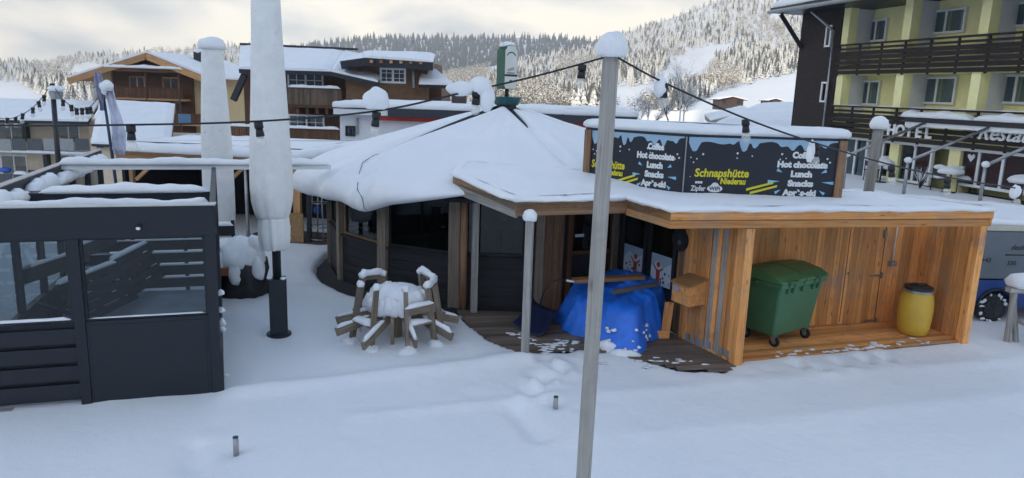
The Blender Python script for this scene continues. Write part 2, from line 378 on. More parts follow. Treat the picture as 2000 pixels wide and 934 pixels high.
def seg_d(x, y, a, b):
    L = (b[0] - a[0]) ** 2 + (b[1] - a[1]) ** 2; t = np.clip(((x - a[0]) * (b[0] - a[0]) + (y - a[1]) * (b[1] - a[1])) / L, 0, 1)
    return np.hypot(x - a[0] - t * (b[0] - a[0]), y - a[1] - t * (b[1] - a[1]))
PEGS = [G(1085, 795), G(461, 878)]
FOOT = [G(*p) for p in [(1062, 705), (1085, 722), (1046, 742), (1062, 752), (1030, 765), (1058, 770), (1040, 778), (1095, 726), (1068, 740),
        (1560, 716), (1600, 722), (1640, 712), (1690, 704), (1730, 700), (1010, 655)]]
def ground_h(x, y):
    z = .018 * npn(x * .9, y * .9) + .012 * npn(x * 2.3 + 4, y * 2.7)
    for a, b, amp, wd in [((470, 768), (1012, 703), .085, .22), ((700, 812), (1085, 776), .035, .14), ((1180, 770), (2000, 700), .03, .2),
                          ((560, 560), (900, 590), .03, .3), ((440, 548), (545, 545), .05, .12), ((1250, 850), (2000, 770), .025, .25)]:
        d = seg_d(x, y, G(*a), G(*b)); z = z + amp * np.exp(-(d / wd) ** 2)
    for a, b, amp, wd in [((1010, 800), (1050, 850), .11, .16), ((385, 870), (372, 930), .09, .14), ((440, 880), (400, 905), .04, .2), ((1120, 800), (1150, 850), -.03, .2)]:
        d = seg_d(x, y, G(*a), G(*b)); z = z - amp * np.exp(-(d / wd) ** 2)
    for p in PEGS: z = z - .05 * np.exp(-(np.hypot(x - p.x, y - p.y) / .12) ** 2)
    for i, p in enumerate(FOOT):
        d = np.hypot((x - p.x) * 1.0, (y - p.y) * .7); z = z - .06 * np.exp(-(d / .10) ** 2) + .028 * np.exp(-((d - .2) / .09) ** 2) * (1 + .6 * npn(x * 9, y * 9))
    dr = np.random.default_rng(5)
    for k in range(90):
        a, b, c = dr.uniform(-8, 10), dr.uniform(5.5, 13), dr.uniform(.06, .14); z = z + dr.choice([-1, -1, .6]) * .02 * np.exp(-(np.hypot(x - a, (y - b) * .8) / c) ** 2)
    rag = .10 * npn(x * 3, y * 3) + .05 * npn(x * 9, y * 8)
    d = np.minimum(inside_d(x, y, DECK) + rag, inside_d(x, y, SHEDF) + .25 + rag * .5)
    d = np.minimum(d, np.hypot(x - HC.x, y - HC.y) - 4.72 + rag * .5)
    z = z * smooth(-.1, .3, d) - .26 * (1 - smooth(-.16, .05, d)) + .03 * np.exp(-((d - .25) / .25) ** 2)
    far = smooth(24, 38, y) * smooth(9, 2, x); z = z - 5.0 * far
    z = z - 3.5 * smooth(45, 90, y) * (1 - far)
    return z
def axis(lo, hi, st, far, n):
    c = np.arange(lo, hi + 1e-6, st); g = st * (1.13 ** np.arange(1, 200)); a = hi + np.cumsum(g); a = a[a < far]; b = lo - np.cumsum(g); b = b[b > -far]
    return np.concatenate([b[::-1], c, a])
def grid_obj(name, X, Y, Z, m, k='structure', smooth_=True):
    ny, nx = X.shape; v = np.stack([X, Y, Z], -1).reshape(-1, 3)
    i = np.arange(nx * ny).reshape(ny, nx); q = np.stack([i[:-1, :-1], i[:-1, 1:], i[1:, 1:], i[1:, :-1]], -1).reshape(-1, 4)
    return raw_obj(name, v, q, m, k, smooth_)
def raw_obj(name, v, q, m, k=None, smooth_=False, attr=None):
    me = bpy.data.meshes.new(name); n = q.shape[1]
    me.vertices.add(len(v)); me.vertices.foreach_set('co', v.astype(np.float32).ravel())
    me.loops.add(q.size); me.loops.foreach_set('vertex_index', q.astype(np.int32).ravel())
    me.polygons.add(len(q)); me.polygons.foreach_set('loop_start', np.arange(0, q.size, n, dtype=np.int32)); me.polygons.foreach_set('loop_total', np.full(len(q), n, np.int32))
    me.polygons.foreach_set('use_smooth', np.full(len(q), smooth_)); me.update(calc_edges=True)
    if attr is not None:
        a = me.attributes.new('tint', 'FLOAT', 'POINT'); a.data.foreach_set('value', attr.astype(np.float32))
    me.materials.append(m); o = bpy.data.objects.new(name, me); COL.objects.link(o); ORG[o.name] = Vector((0, 0, 0))
    if k: o['kind'] = k
    return o
gx, gy = axis(-11, 13, .065, 1900, 0), axis(4.5, 20, .065, 1900, 0)
gx = gx[gx > -1900]; gy = gy[gy > -700]
X, Y = np.meshgrid(gx, gy)
grid_obj('snow_ground', X, Y, ground_h(X, Y), SNOWG)

# ------------------------------------------------------------------ hills and their forests
def interp(x, pts): return np.interp(x, [p[0] for p in pts], [p[1] for p in pts])
def np_at(px, py, Yd):
    u, v = px - 1000, py - 467; a = (u * cr + v * sr) / FPX; b = (-u * sr + v * cr) / FPX
    dx, dy, dz = a, cp - sp * b, -sp - cp * b
    return np.stack([dx * Yd / dy, Yd + 0 * dx, CAM_H + dz * Yd / dy], -1)
HILLS = {  # columns, ridge line, foot line, depth near, depth far
    'far': ((560, 1420), [(560, 100), (640, 86), (740, 76), (1000, 74), (1150, 80), (1420, 120)], [(560, 182), (1420, 196)], 900, 1500, 90, 30),
    'mid': ((560, 1330), [(560, 168), (700, 160), (800, 152), (900, 142), (1000, 122), (1100, 104), (1190, 88), (1250, 92), (1330, 120)], [(560, 205), (1330, 222)], 330, 800, 80, 30),
    'right': ((1120, 2700), [(1120, 120), (1160, 92), (1200, 72), (1300, 40), (1400, 4), (1500, -42), (1700, -120), (2000, -210), (2300, -240), (2700, -180)], [(1120, 214), (1500, 222), (2700, 260)], 190, 900, 150, 46),
    'left': ((-700, 600), [(-700, 60), (-300, 95), (0, 122), (90, 124), (150, 112), (260, 104), (340, 100), (410, 90), (480, 94), (600, 116)], [(-700, 200), (0, 200), (600, 215)], 230, 800, 110, 34),
}
CLEAR = [[(1180, 158), (1262, 166), (1330, 112), (1372, 93), (1434, 84), (1442, 94), (1398, 116), (1376, 146), (1318, 188), (1250, 215), (1180, 215)],
         [(1345, 205), (1440, 172), (1560, 140), (1700, 120), (1700, 280), (1330, 280)],
         [(-400, 190), (-10, 158), (40, 164), (92, 192), (110, 230), (-400, 230)], [(128, 152), (165, 122), (200, 128), (196, 168), (150, 168)],
         [(985, 113), (1060, 104), (1066, 112), (1010, 119)], [(935, 141), (975, 126), (985, 128), (975, 146)]]
HSNOW = snow_mat('hill_snow', .02)
def hill_pt(h, px, t):
    (x0, x1), rid, foot, d0, d1, _, _ = HILLS[h]
    yr, yf = interp(px, rid), interp(px, foot); tt = t + .02 * np.sin(px * .021 + 3 * t) * np.sin(t * 3.14)
    return np_at(px, yf + (yr - yf) * tt, d0 + (d1 - d0) * t ** 1.3), yf + (yr - yf) * tt
for h, (cx, rid, foot, d0, d1, nx, ny) in HILLS.items():
    a, t = np.meshgrid(np.linspace(*cx, nx), np.linspace(-.25, 1.0, ny)); tc_ = np.clip(t, 0, 1)
    p, _ = hill_pt(h, a, tc_)
    p[..., 2] -= np.where(t < 0, -t * 120, 0); p[..., 1] += np.where(t < 0, t * 120, 0); p[..., 0] *= np.where(t < 0, 1 + t * 120 / d0, 1)
    back = p[-1:].copy() * np.array([1.25, 1.25, 0]) + np.array([0, 0, -30.]); p = np.concatenate([p, back])
    grid_obj('hill', p[..., 0], p[..., 1], p[..., 2], HSNOW)
# the near mountain behind the viewer, whose shade lies over the village
a, t = np.meshgrid(np.linspace(-900, 900, 60), np.linspace(0, 1, 14))
grid_obj('hill', a, -120 - 260 * t, -4 + (122 + 7 * np.sin(a * .02) + 5 * np.sin(a * .047)) * np.sin(t * math.pi * .85) ** 1.2 / .98, HSNOW)

def frost(name, dark, snow, cover, scale):
    m, t, b = base(name); g = node(t, 'ShaderNodeNewGeometry'); sp_ = node(t, 'ShaderNodeSeparateXYZ'); t.links.new(g.outputs['Normal'], sp_.inputs[0])
    n = noise(t, g.outputs['Position'], scale, 3, .7); ti = node(t, 'ShaderNodeAttribute', attribute_name='tint').outputs['Fac']
    a_ = node(t, 'ShaderNodeMath', operation='MULTIPLY_ADD'); a_.inputs[1].default_value = .9; t.links.new(n, a_.inputs[0]); t.links.new(sp_.outputs[2], a_.inputs[2])
    b_ = node(t, 'ShaderNodeMath', operation='MULTIPLY_ADD'); b_.inputs[1].default_value = .55; t.links.new(ti, b_.inputs[0]); t.links.new(a_.outputs[0], b_.inputs[2])
    t.links.new(ramp(t, b_.outputs[0], [(cover, dark), (min(1, cover + .16), snow)]), b.inputs['Base Color'])
    b.inputs['Roughness'].default_value = .8; b.inputs['Specular IOR Level'].default_value = .15; return m
FROST = frost('frosted_spruce', (.085, .09, .085), (.60, .60, .585), .90, 1.3)
FROST_SHADE = frost('shade_tinted_far_spruce', (.075, .095, .115), (.46, .50, .54), 1.0, .9)  # cloud shade and distance blue of the far ridge put into its colours
FROSTB = frost('frosted_branches', (.15, .125, .095), (.66, .64, .59), .62, 2.0)
def spruce_template(tiers, pts):
    v, f = [], []
    for i in range(tiers):
        a = i / tiers; zt = 1 - a * .84; zb = zt - 1.15 / tiers - .05; r = .035 + .19 * (a + .10) ** .9; b = len(v); v.append((0, 0, zt))
        for k in range(pts * 2):
            th = math.pi * k / pts + i * .7; rr = r * (1 if k % 2 else .55); v.append((rr * math.cos(th), rr * math.sin(th), zb - (.035 if k % 2 else -.02)))
        f += [(b, b + 1 + k, b + 1 + (k + 1) % (pts * 2)) for k in range(pts * 2)]
    return np.array(v), np.array(f)
def tuft_template(n, seed):
    r = np.random.default_rng(seed); v, f = [], []
    for i in range(n):
        d = r.normal(size=3); d /= np.linalg.norm(d); c = d * r.uniform(.3, 1) ** .6 * np.array([.32, .32, .46]) + np.array([0, 0, .54])
        a = r.normal(size=3); a /= np.linalg.norm(a); b_ = np.cross(a, r.normal(size=3)); b_ /= np.linalg.norm(b_); s = r.uniform(.05, .12); b = len(v)
        v += [c + a * s, c + b_ * s * .6, c - a * s * .8]; f.append((b, b + 1, b + 2))
    v += [np.array([-.02, 0, 0]), np.array([.02, 0, 0]), np.array([0, 0, .7])]; b = len(v); f.append((b - 3, b - 2, b - 1))
    return np.array(v), np.array(f)
def scatter(name, tmpl, P, H, W, m, label):
    V, F = tmpl; n = len(P); th = rng.uniform(0, 6.28, n); c, s = np.cos(th)[:, None], np.sin(th)[:, None]
    lx = V[None, :, 0] * (H * W)[:, None]; ly = V[None, :, 1] * (H * W)[:, None]; lz = V[None, :, 2] * H[:, None]
    v = np.stack([lx * c - ly * s + P[:, :1], lx * s + ly * c + P[:, 1:2], lz + P[:, 2:3]], -1).reshape(-1, 3)
    q = (F[None] + (np.arange(n) * len(V))[:, None, None]).reshape(-1, 3)
    o = raw_obj(name, v, q, m, 'stuff', False, np.repeat(rng.uniform(0, 1, n), len(V))); o['label'] = label; return o
def hill_pts(h, n, clear=True, lo=.0, hi=1.0, win=None):
    cx = HILLS[h][0]; px = rng.uniform(*cx, n); t = rng.uniform(lo, hi, n); p, py = hill_pt(h, px, t)
    if clear:
        k = np.ones(n, bool)
        for c in CLEAR: k &= inside_d(px, py, c) > 0
        px, py, p = px[k], py[k], p[k]
    return p, px, py
SPR, SPR2 = spruce_template(7, 6), spruce_template(5, 4)
def blotch(px, py, s): return np.sin(px / s + 2 * np.sin(py / s * 1.3)) + np.sin(py / s * 2.1 - px / s * .6 + 1.7)
p, px, py = hill_pts('far', 4600); scatter('forest', SPR2, p, rng.uniform(9, 17, len(p)), rng.uniform(1.1, 1.5, len(p)), FROST_SHADE, 'distant spruce forest tinted blue for shade along the flat ridge')
p, px, py = hill_pts('mid', 5200); br = (blotch(px, py, 33) > .1) & (py > 118)
scatter('forest', SPR2, p[~br], rng.uniform(4.5, 9, (~br).sum()), rng.uniform(1, 1.4, (~br).sum()), FROST, 'frosted spruce forest on the middle slope')
scatter('forest', tuft_template(70, 3), p[br], rng.uniform(5, 8, br.sum()), rng.uniform(1, 1.4, br.sum()), FROSTB, 'sunlit frosted bare trees on the middle slope')
p, px, py = hill_pts('right', 17000); k = px < 1750; p, px, py = p[k], px[k], py[k]
br = (blotch(px, py, 40) > .75) & (py > interp(px, HILLS['right'][1]) + 55)
scatter('forest', SPR2, p[~br], rng.uniform(3.8, 7.5, (~br).sum()), rng.uniform(.9, 1.25, (~br).sum()), FROST, 'steep frosted spruce forest above the hotel')
scatter('forest', tuft_template(60, 5), p[br], rng.uniform(3.2, 5.5, br.sum()), rng.uniform(1, 1.4, br.sum()), FROSTB, 'sunlit frosted bare trees on the steep slope')
p, px, py = hill_pts('left', 5200); br = blotch(px, py, 36) > .6
scatter('forest', SPR, p[~br], rng.uniform(4, 8.5, (~br).sum()), rng.uniform(1, 1.3, (~br).sum()), FROST, 'frosted spruce forest rising into cloud behind chalets')
scatter('forest', tuft_template(70, 9), p[br], rng.uniform(4, 7, br.sum()), rng.uniform(1, 1.4, br.sum()), FROSTB, 'pale frosted bare trees behind the chalets')
p = np.concatenate([np.stack([rng.uniform(-800, 800, 700), rng.uniform(-330, -150, 700)], -1), np.zeros((700, 1))], 1)
tt = (-120 - p[:, 1]) / 260; p[:, 2] = -5 + (122 + 7 * np.sin(p[:, 0] * .02)) * np.sin(tt * math.pi * .85) ** 1.2
scatter('forest', SPR2, p, rng.uniform(8, 16, 700), rng.uniform(1, 1.4, 700), FROST, 'spruce forest on the shaded mountain behind the viewer')

# single trees one can tell apart
def tree_crown(seed, n, size): return None
def near_spruce(px, py, D, h, label):
    o = At(px, py, D); t = thing('snowy_spruce', label, 'tree', o, 'single trees at the edge of the snow field')
    m = MB(); m.tube(o, o + Vector((0, 0, h * .5)), h * .018, h * .008, 6); m.build('trunk', BROWNW, t)
    v, f = spruce_template(11, 8); c = MB(); c.add([Vector((a * h * 1.1, b * h * 1.1, d * h)) + o for a, b, d in v], [tuple(q) for q in f])
    ob = c.build('crown', FROST, t)
near_spruce(1232, 178, 330, 11, 'dark frosted spruce alone on the white field beside the tall pole')
near_spruce(1208, 166, 340, 8.5, 'smaller frosted spruce just beside the tall pole on white field')
near_spruce(1160, 212, 200, 5.0, 'dark green little spruce at the foot of the frosted slope')
BARE = frost('snowy_twigs', (.055, .045, .04), (.74, .75, .77), .46, 9.0)
def bare_tree(px, py, D, h, label, seed):
    r = random.Random(seed); o = At(px, py, D); t = thing('bare_tree', label, 'tree', o, 'bare snowy trees behind the sign box')
    tr, cr_ = MB(), MB()
    def grow(p, d, L, rad, lv):
        n = 4; pts = [p]; q = p
        for i in range(n):
            d = (d + Vector((r.uniform(-1, 1), r.uniform(-1, 1), r.uniform(-.3, .5))) * .16).normalized(); q = q + d * (L / n); pts.append(q)
        (tr if lv == 0 else cr_).ptube(pts, [rad * (1 - .6 * i / n) for i in range(n + 1)], 6 if lv < 2 else 3, False)
        if lv < 4:
            for k in range((9, 8, 6, 5)[lv]):
                i = r.randint(1 if lv else 2, n); a = r.uniform(0, 6.28); s = r.uniform(.5, 1.0)
                dd = (d * s + Vector((math.cos(a), math.sin(a), r.uniform(-.1, .5))) * .8).normalized()
                grow(pts[i], dd, L * r.uniform(.38, .6), rad * (1 - .6 * i / n) * .6, lv + 1)
    for k in range(3): grow(o + Vector(((k - 1) * h * .07, 0, 0)), Vector(((k - 1) * .22, r.uniform(-.1, .1), 1)).normalized(), h * (.62 + .12 * (k == 1)), h * .016, 0)
    tr.build('trunk', BARE, t); cr_.build('crown', BARE, t)
bare_tree(1322, 262, 62, 5.6, 'tall bare tree furred with snow rising behind the sign box', 4)
bare_tree(1262, 262, 66, 4.0, 'low bare snowy tree beside the red walled building', 9)
# ------------------------------------------------------------------ lettering and flat marks
def text_mesh(body, size, bold=0, shear=0, align='CENTER'):
    c = bpy.data.curves.new('text', 'FONT'); c.body = body; c.size = size; c.offset = bold; c.shear = shear; c.align_x = align; c.extrude = 0; c.resolution_u = 3
    o = bpy.data.objects.new('text', c); COL.objects.link(o); bpy.context.view_layer.update()
    me = bpy.data.meshes.new_from_object(o.evaluated_get(bpy.context.evaluated_depsgraph_get()))
    v = [tuple(q.co) for q in me.vertices]; f = [tuple(q.vertices) for q in me.polygons]
    bpy.data.objects.remove(o); bpy.data.curves.remove(c); bpy.data.meshes.remove(me); return v, f
def write(mb, vp, u, z, d, body, size, bold=.0, shear=0, align='CENTER', width=None, slope=0, th=0):
    v, f = text_mesh(body, size, bold, shear, align)
    k = 1
    if width:
        xs = [q[0] for q in v]; k = width / (max(xs) - min(xs))
    P = [vp.P(u + q[0] * k, z + q[1] + slope * q[0], d) for q in v]
    mb.add(P, f)
    if th: mb.add([vp.P(u + q[0] * k, z + q[1] + slope * q[0], d - th) for q in v], [tuple(reversed(q)) for q in f])
def flat(mb, vp, pts, d, tint=None):
    a = sum(pts[i][0] * pts[(i + 1) % len(pts)][1] - pts[(i + 1) % len(pts)][0] * pts[i][1] for i in range(len(pts)))
    if a < 0: pts = list(reversed(pts))
    mb.add([vp.P(u, z, d) for u, z in pts], [tuple(range(len(pts)))], None, tint)
def paint(name, c, rough=.45): return plain(name, c, rough, .06, 5, bmp=.03)
def disc(u, z, r, n=10): return [(u + r * math.cos(6.2832 * k / n), z + r * math.sin(6.2832 * k / n)) for k in range(n)]

# ------------------------------------------------------------------ round bar hut
hut = thing('round_hut', 'round dark timber bar hut under a thick snow laden tent roof', 'hut', HC)
m = MB(); m.prism([hv(k, 4.30) for k in range(16)], -.2, .03); m.build('floor', DECKW, hut)
HW = .09
def side(k): return VP(hv(k), hv(k + 1))
front = [-2, -1, 0, 1, 2, 3]
for k in range(-3, 13):
    vp = side(k); L = (hv(k + 1) - hv(k)).length
    if k == 3: continue
    m = MB(); zt = 1.08
    nb = 6
    for i in range(nb): m.vbox(vp, .10, L - .10, -.1 + i * (zt + .1) / nb, -.1 + (i + 1) * (zt + .1) / nb - .006, -.05, random.uniform(-.004, .004))
    m.vbox(vp, .10, L - .10, -.1, zt, -.10, -.051)
    m.build('wall_panel', DARKW, hut)
    m = MB(); m.vbox(vp, .10, L - .10, zt, zt + .05, -.12, .05); m.build('sill', DARKW, hut)
    if k in (4, 5, 6): 
        m = MB(); m.vbox(vp, .1, L - .1, zt + .05, 2.5, -.1, 0); m.build('wall_panel', BROWNW, hut); continue
    wd = MB(); wd.frame(vp, .11, L - .11, zt + .05, 2.36, .06, -.08, -.03)
    wo = wd.build('window', BROWNW if k == 0 else DARKW, hut)
    g = MB(); g.vbox(vp, .17, L - .17, zt + .11, 2.30, -.062, -.054); g.build('pane', GLASSD if k != 0 else GLASS, wo)
    m = MB(); m.vbox(vp, .10, L - .10, 2.36, 2.50, -.10, 0); m.build('lintel', GREYW if k == 1 else DARKW, hut)
for k in range(-3, 13):
    p = hv(k); a = R(213.2 + 22.5 * k); wide = .24 if k in (1, 2) else .17
    m = MB(); m.box((p.x, p.y, 1.17), (.13, wide, 2.64), a)
    m.build('post', TABLEW, hut, bevel=.012)
p = hv(2, HR + .02) + Vector((.19, -.03, 0)); m = MB(); m.tube((p.x, p.y, -.1), (p.x, p.y, 2.5), .085, .075, 10); m.build('post', BROWNW, hut)
# glazed door between post three and four
vp = side(2); L = (hv(3) - hv(2)).length
# skirt of black boards at the foot
m = MB()
for k in range(-3, 3):
    a, b = hv(k, HR + .06), hv(k + 1, HR + .06); c, d = hv(k, HR + .42), hv(k + 1, HR + .42)
    m.hexa([a + Vector((0, 0, -.3)), b + Vector((0, 0, -.3)), d + Vector((0, 0, -.3)), c + Vector((0, 0, -.3)), a + Vector((0, 0, .06)), b + Vector((0, 0, .06)), d + Vector((0, 0, -.14)), c + Vector((0, 0, -.14))])
m.build('skirt', DARKW, hut)
# roof deck below the snow and the rafters' ring
m = MB(); n = 16
def ring(r, z): return [Vector((HC.x + r * math.cos(R(213.2 + 22.5 * k)), HC.y + r * math.sin(R(213.2 + 22.5 * k)), z)) for k in range(16)]
v = ring(4.72, 2.33) + ring(.35, 3.84) + ring(4.72, 2.26) + ring(.35, 3.77)
f = [(k, (k + 1) % 16, 16 + (k + 1) % 16, 16 + k) for k in range(16)] + [(32 + (k + 1) % 16, 32 + k, 48 + k, 48 + (k + 1) % 16) for k in range(16)] + [((k + 1) % 16, k, 32 + k, 32 + (k + 1) % 16) for k in range(16)]
m.add(v, f); roof = m.build('roof', DARKW, hut)
SEAMS = [172, 222, 291, 335, 20, 70, 120]
def rim(a):   # a in degrees -> bottom of the snow
    return np.interp((a - 90) % 360, [0, 70, 92, 105, 125, 138, 146, 154, 172, 186, 200, 215, 230, 360], [2.1, 2.0, 1.86, 1.84, 1.98, 2.03, 1.90, 2.12, 2.42, 2.58, 2.55, 2.5, 2.4, 2.1])
NA, prof = 480, [(.33, 0), (.55, 0), (1.0, 0), (1.6, 0), (2.2, 0), (2.8, 0), (3.4, 0), (3.9, 0), (4.3, 0), (4.6, 0)]
vs, fs = [], []
def snow_z(r): return 4.09 - .28 * r - .006 * r * r
rows = []
for i in range(NA):
    a = 360 * i / NA; zr = min(float(rim(a)), 2.44); ca, sa = math.cos(R(a)), math.sin(R(a)); row = []
    bul = min(1, max(0, (2.62 - zr) / .6)); ob = (.16 * nz(a * .045, 3) - .13 * math.exp(-(((a - 237.5 + 180) % 360 - 180) / 1.0) ** 2)) * bul
    cut = 4.7 if 255 < a < 340 else None
    for r, _ in prof:
        g = 0
        for s_ in SEAMS:
            dd = abs((a - s_ + 180) % 360 - 180) * math.pi / 180 * r; g += math.exp(-(dd / .10) ** 2) * (.11 if s_ in (222, 291, 335) else .05) * (1 if r < 3.6 or s_ != 291 else .0)
            g -= .05 * math.exp(-((dd - .25) / .22) ** 2) * min(1, r / 2)
        ac = np.interp(r, [3.0, 4.07, 4.9], [222, 227.5, 237]); g += .12 * math.exp(-(((a - ac + 180) % 360 - 180) / .8) ** 2) * min(1, max(0, (r - 2.9) / .5))
        row.append((r, snow_z(r) - g + .022 * nz(r * 1.2 + ca * 4, sa * 4) * min(1, r)))
    z0 = row[-1][1]; ed = 1 - .7 * (1 - bul)
    for r, z in [(4.86 + ob * .4, z0 + (zr - z0) * .16), (5.04 + ob * .8, z0 + (zr - z0) * .38), (5.14 + ob, z0 + (zr - z0) * .62), (5.10 + ob, z0 + (zr - z0) * .88), (4.98 + ob * .8, zr + .02), (4.82 + ob * .5, zr), (4.74, zr + .05), (4.70, max(zr + .15, 2.30))]:
        row.append((r, min(z, z0 - .05)))
    rows.append([(HC.x + r * ca, HC.y + r * sa, z) for r, z in row])
M_ = len(rows[0])
for row in rows: vs += row
fs = [(i * M_ + j, i * M_ + j + 1, ((i + 1) % NA) * M_ + j + 1, ((i + 1) % NA) * M_ + j) for i in range(NA) for j in range(M_ - 1)]
m = MB(); m.add(vs, fs, smooth=True); m.build('snow_cover', SNOW, roof, sub=1)
m = MB()
for s_, r0, r1 in ((222, .3, 3.1), (291, .3, 1.55), (335, .3, 3.6)):
    for ds in (0,):
        ca, sa = math.cos(R(s_ + ds)), math.sin(R(s_ + ds)); pts = []
        for i in range(12):
            r = r0 + (r1 - r0) * i / 11; pts.append(HC + Vector((r * ca, r * sa, snow_z(r) - (.02 if s_ == 222 else .075) - .05 * (i / 11) ** 2)))
        m.ptube(pts, [.055] * 10 + [.035, .01], 6)
m.build('seam_batten', BLACKM, roof)
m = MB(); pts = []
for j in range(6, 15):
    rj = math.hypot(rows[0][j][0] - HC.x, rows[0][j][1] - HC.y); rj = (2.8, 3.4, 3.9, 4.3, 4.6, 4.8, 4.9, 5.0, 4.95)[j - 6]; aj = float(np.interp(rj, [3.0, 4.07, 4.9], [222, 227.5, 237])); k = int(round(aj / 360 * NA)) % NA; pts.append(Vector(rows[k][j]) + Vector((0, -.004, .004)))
m.ptube(pts, [.004, .006, .007, .006, .008, .008, .007, .006, .004], 5); m.build('seam_crack_shade', BLACKM, roof)  # black tube along the snow crease, drawn in for the gap's shadow
m = MB(); ca, sa = math.cos(R(222)), math.sin(R(222)); q0, q1 = [HC + Vector((r * ca + .13 * sa, r * sa - .13 * ca, snow_z(r) - .05)) for r in (.5, 3.3)]; m.ridge(q0, q1, .22, .11, amp=.25, step=.12, seed=2); m.build('snow_cover', SNOW, roof)
# inside of the bar: counter, stacked furniture shapes seen through the panes
m = MB(); m.lathe([(1.1, 0), (1.1, 1.05), (1.35, 1.06), (1.35, 1.12), (1.0, 1.12)], HC, 24, smooth=False); m.tube(HC + Vector((0, 0, 1.1)), HC + Vector((0, 0, 3.9)), .12); m.build('counter', BROWNW, hut)
q = At(845, 484, 15.6); m = MB(); m.lathe([(.40, 0), (.42, .02), (.42, .045), (.38, .06)], q, 28); m.lathe([(.24, -1.0), (.27, -.6), (.24, -.02)], q, 16)
yt = m.build('barrel_table', plain('yellow_table_top', (.50, .42, .14), .5), None, (q.x, q.y, .0)); tag(yt, 'round yellow topped barrel table behind the hut window pane', 'table')
def stool_at(p, label, s=1.0):
    t = thing('bar_stool', label, 'stool', p, 'steel stools stacked on the sill inside the hut'); m = MB()
    for k in range(4):
        a = R(45 + 90 * k); m.tube(p + Vector((.2 * math.cos(a), .2 * math.sin(a), 0)), p + Vector((.14 * math.cos(a), .14 * math.sin(a), .62 * s)), .013)
    m.build('frame', STEEL, t); m = MB(); m.lathe([(.15, 0), (.17, .02), (.16, .05)], p + Vector((0, 0, .6 * s)), 18); m.build('seat', BROWNW, t)
for i, (x, y) in enumerate(((690, 474), (716, 476))): q = At(x, y, 16.5); q.z = .55; stool_at(q, ['steel stool behind the hut window nearer the thin corner post', 'steel stool behind the hut window nearer the thick corner post'][i])
# sign pylon on the tip of the roof
tip = HC + Vector((0, 0, 4.0)); py_ = thing('roof_sign', 'green and white lightbox sign on teal collar at roof tip', 'sign', tip)
TEAL = paint('teal_paint', (.012, .085, .095)); GREENP = paint('bottle_green_paint', (.012, .085, .05)); CREAMF = paint('sign_cream', (.66, .66, .60))
m = MB(); m.lathe([(.34, -.14), (.25, -.02), (.25, .06), (.30, .06)], tip, 16, smooth=False); m.build('collar', BLACKM, py_)
m = MB(); m.lathe([(.29, .055), (.36, .22), (.37, .25), (.28, .26)], tip, 12, smooth=False); m.build('rim', TEAL, py_)
m = MB(); m.tube(tip + Vector((0, 0, .2)), tip + Vector((0, 0, .5)), .05); m.build('stem', BLACKM, py_)
yaw = R(33); bx = Vector((math.cos(yaw), math.sin(yaw), 0)); 
sv = VP(((tip.x - bx.x * .19), (tip.y - bx.y * .19)), ((tip.x + bx.x * .19), (tip.y + bx.y * .19)))
z0 = 4.50; out_ = [(.04, z0 - .06), (.34, z0 - .06), (.38, z0), (.38, z0 + .88), (.34, z0 + .92), (.32, z0 + .98), (.19, z0 + 1.01), (.06, z0 + .98), (.04, z0 + .92), (0, z0 + .88), (0, z0)]
m = MB(); m.vprism(sv, out_, -.21, .16); m.build('box', GREENP, py_, bevel=.008)
m = MB(); flat(m, sv, [(u + (.19 - u) * .06, z + (z0 + .47 - z) * .025) for u, z in out_], .163); fc = m.build('face', CREAMF, py_)
m = MB(); BLKP = paint('sign_black', (.02, .025, .025))
arc = [(.19 + .14 * math.cos(R(a)), z0 + .70 + .14 * math.sin(R(a))) for a in range(20, 161, 14)] + [(.19 + .115 * math.cos(R(a)), z0 + .70 + .115 * math.sin(R(a))) for a in range(160, 19, -14)]
flat(m, sv, arc, .166); flat(m, sv, [(.09, z0 + .40), (.27, z0 + .46), (.27, z0 + .475), (.09, z0 + .415)], .166); flat(m, sv, [(.11, z0 + .37), (.29, z0 + .43), (.29, z0 + .445), (.11, z0 + .385)], .166)
flat(m, sv, [(0.01, z0 + .25), (.37, z0 + .25), (.37, z0 + .30), (.01, z0 + .30)], .166); write(m, sv, .19, z0 + .315, .166, 'NIEDERAU', .05, .001); flat(m, sv, disc(.19, z0 + .13, .04), .166)
m.build('emblem', BLKP, fc)
m = MB(); m.blob(sv.P(.19, z0 + .99, -.03), (.20, .19, .10), 4, .15, flat=-.3); m.build('snow_cap', SNOW, py_)

# ------------------------------------------------------------------ wooden annex: canopy, larch shed and sign box
ann = thing('wooden_annex', 'larch clad annex with flat snowy roof and open shed', 'shed', (FL.x, FL.y, 0))
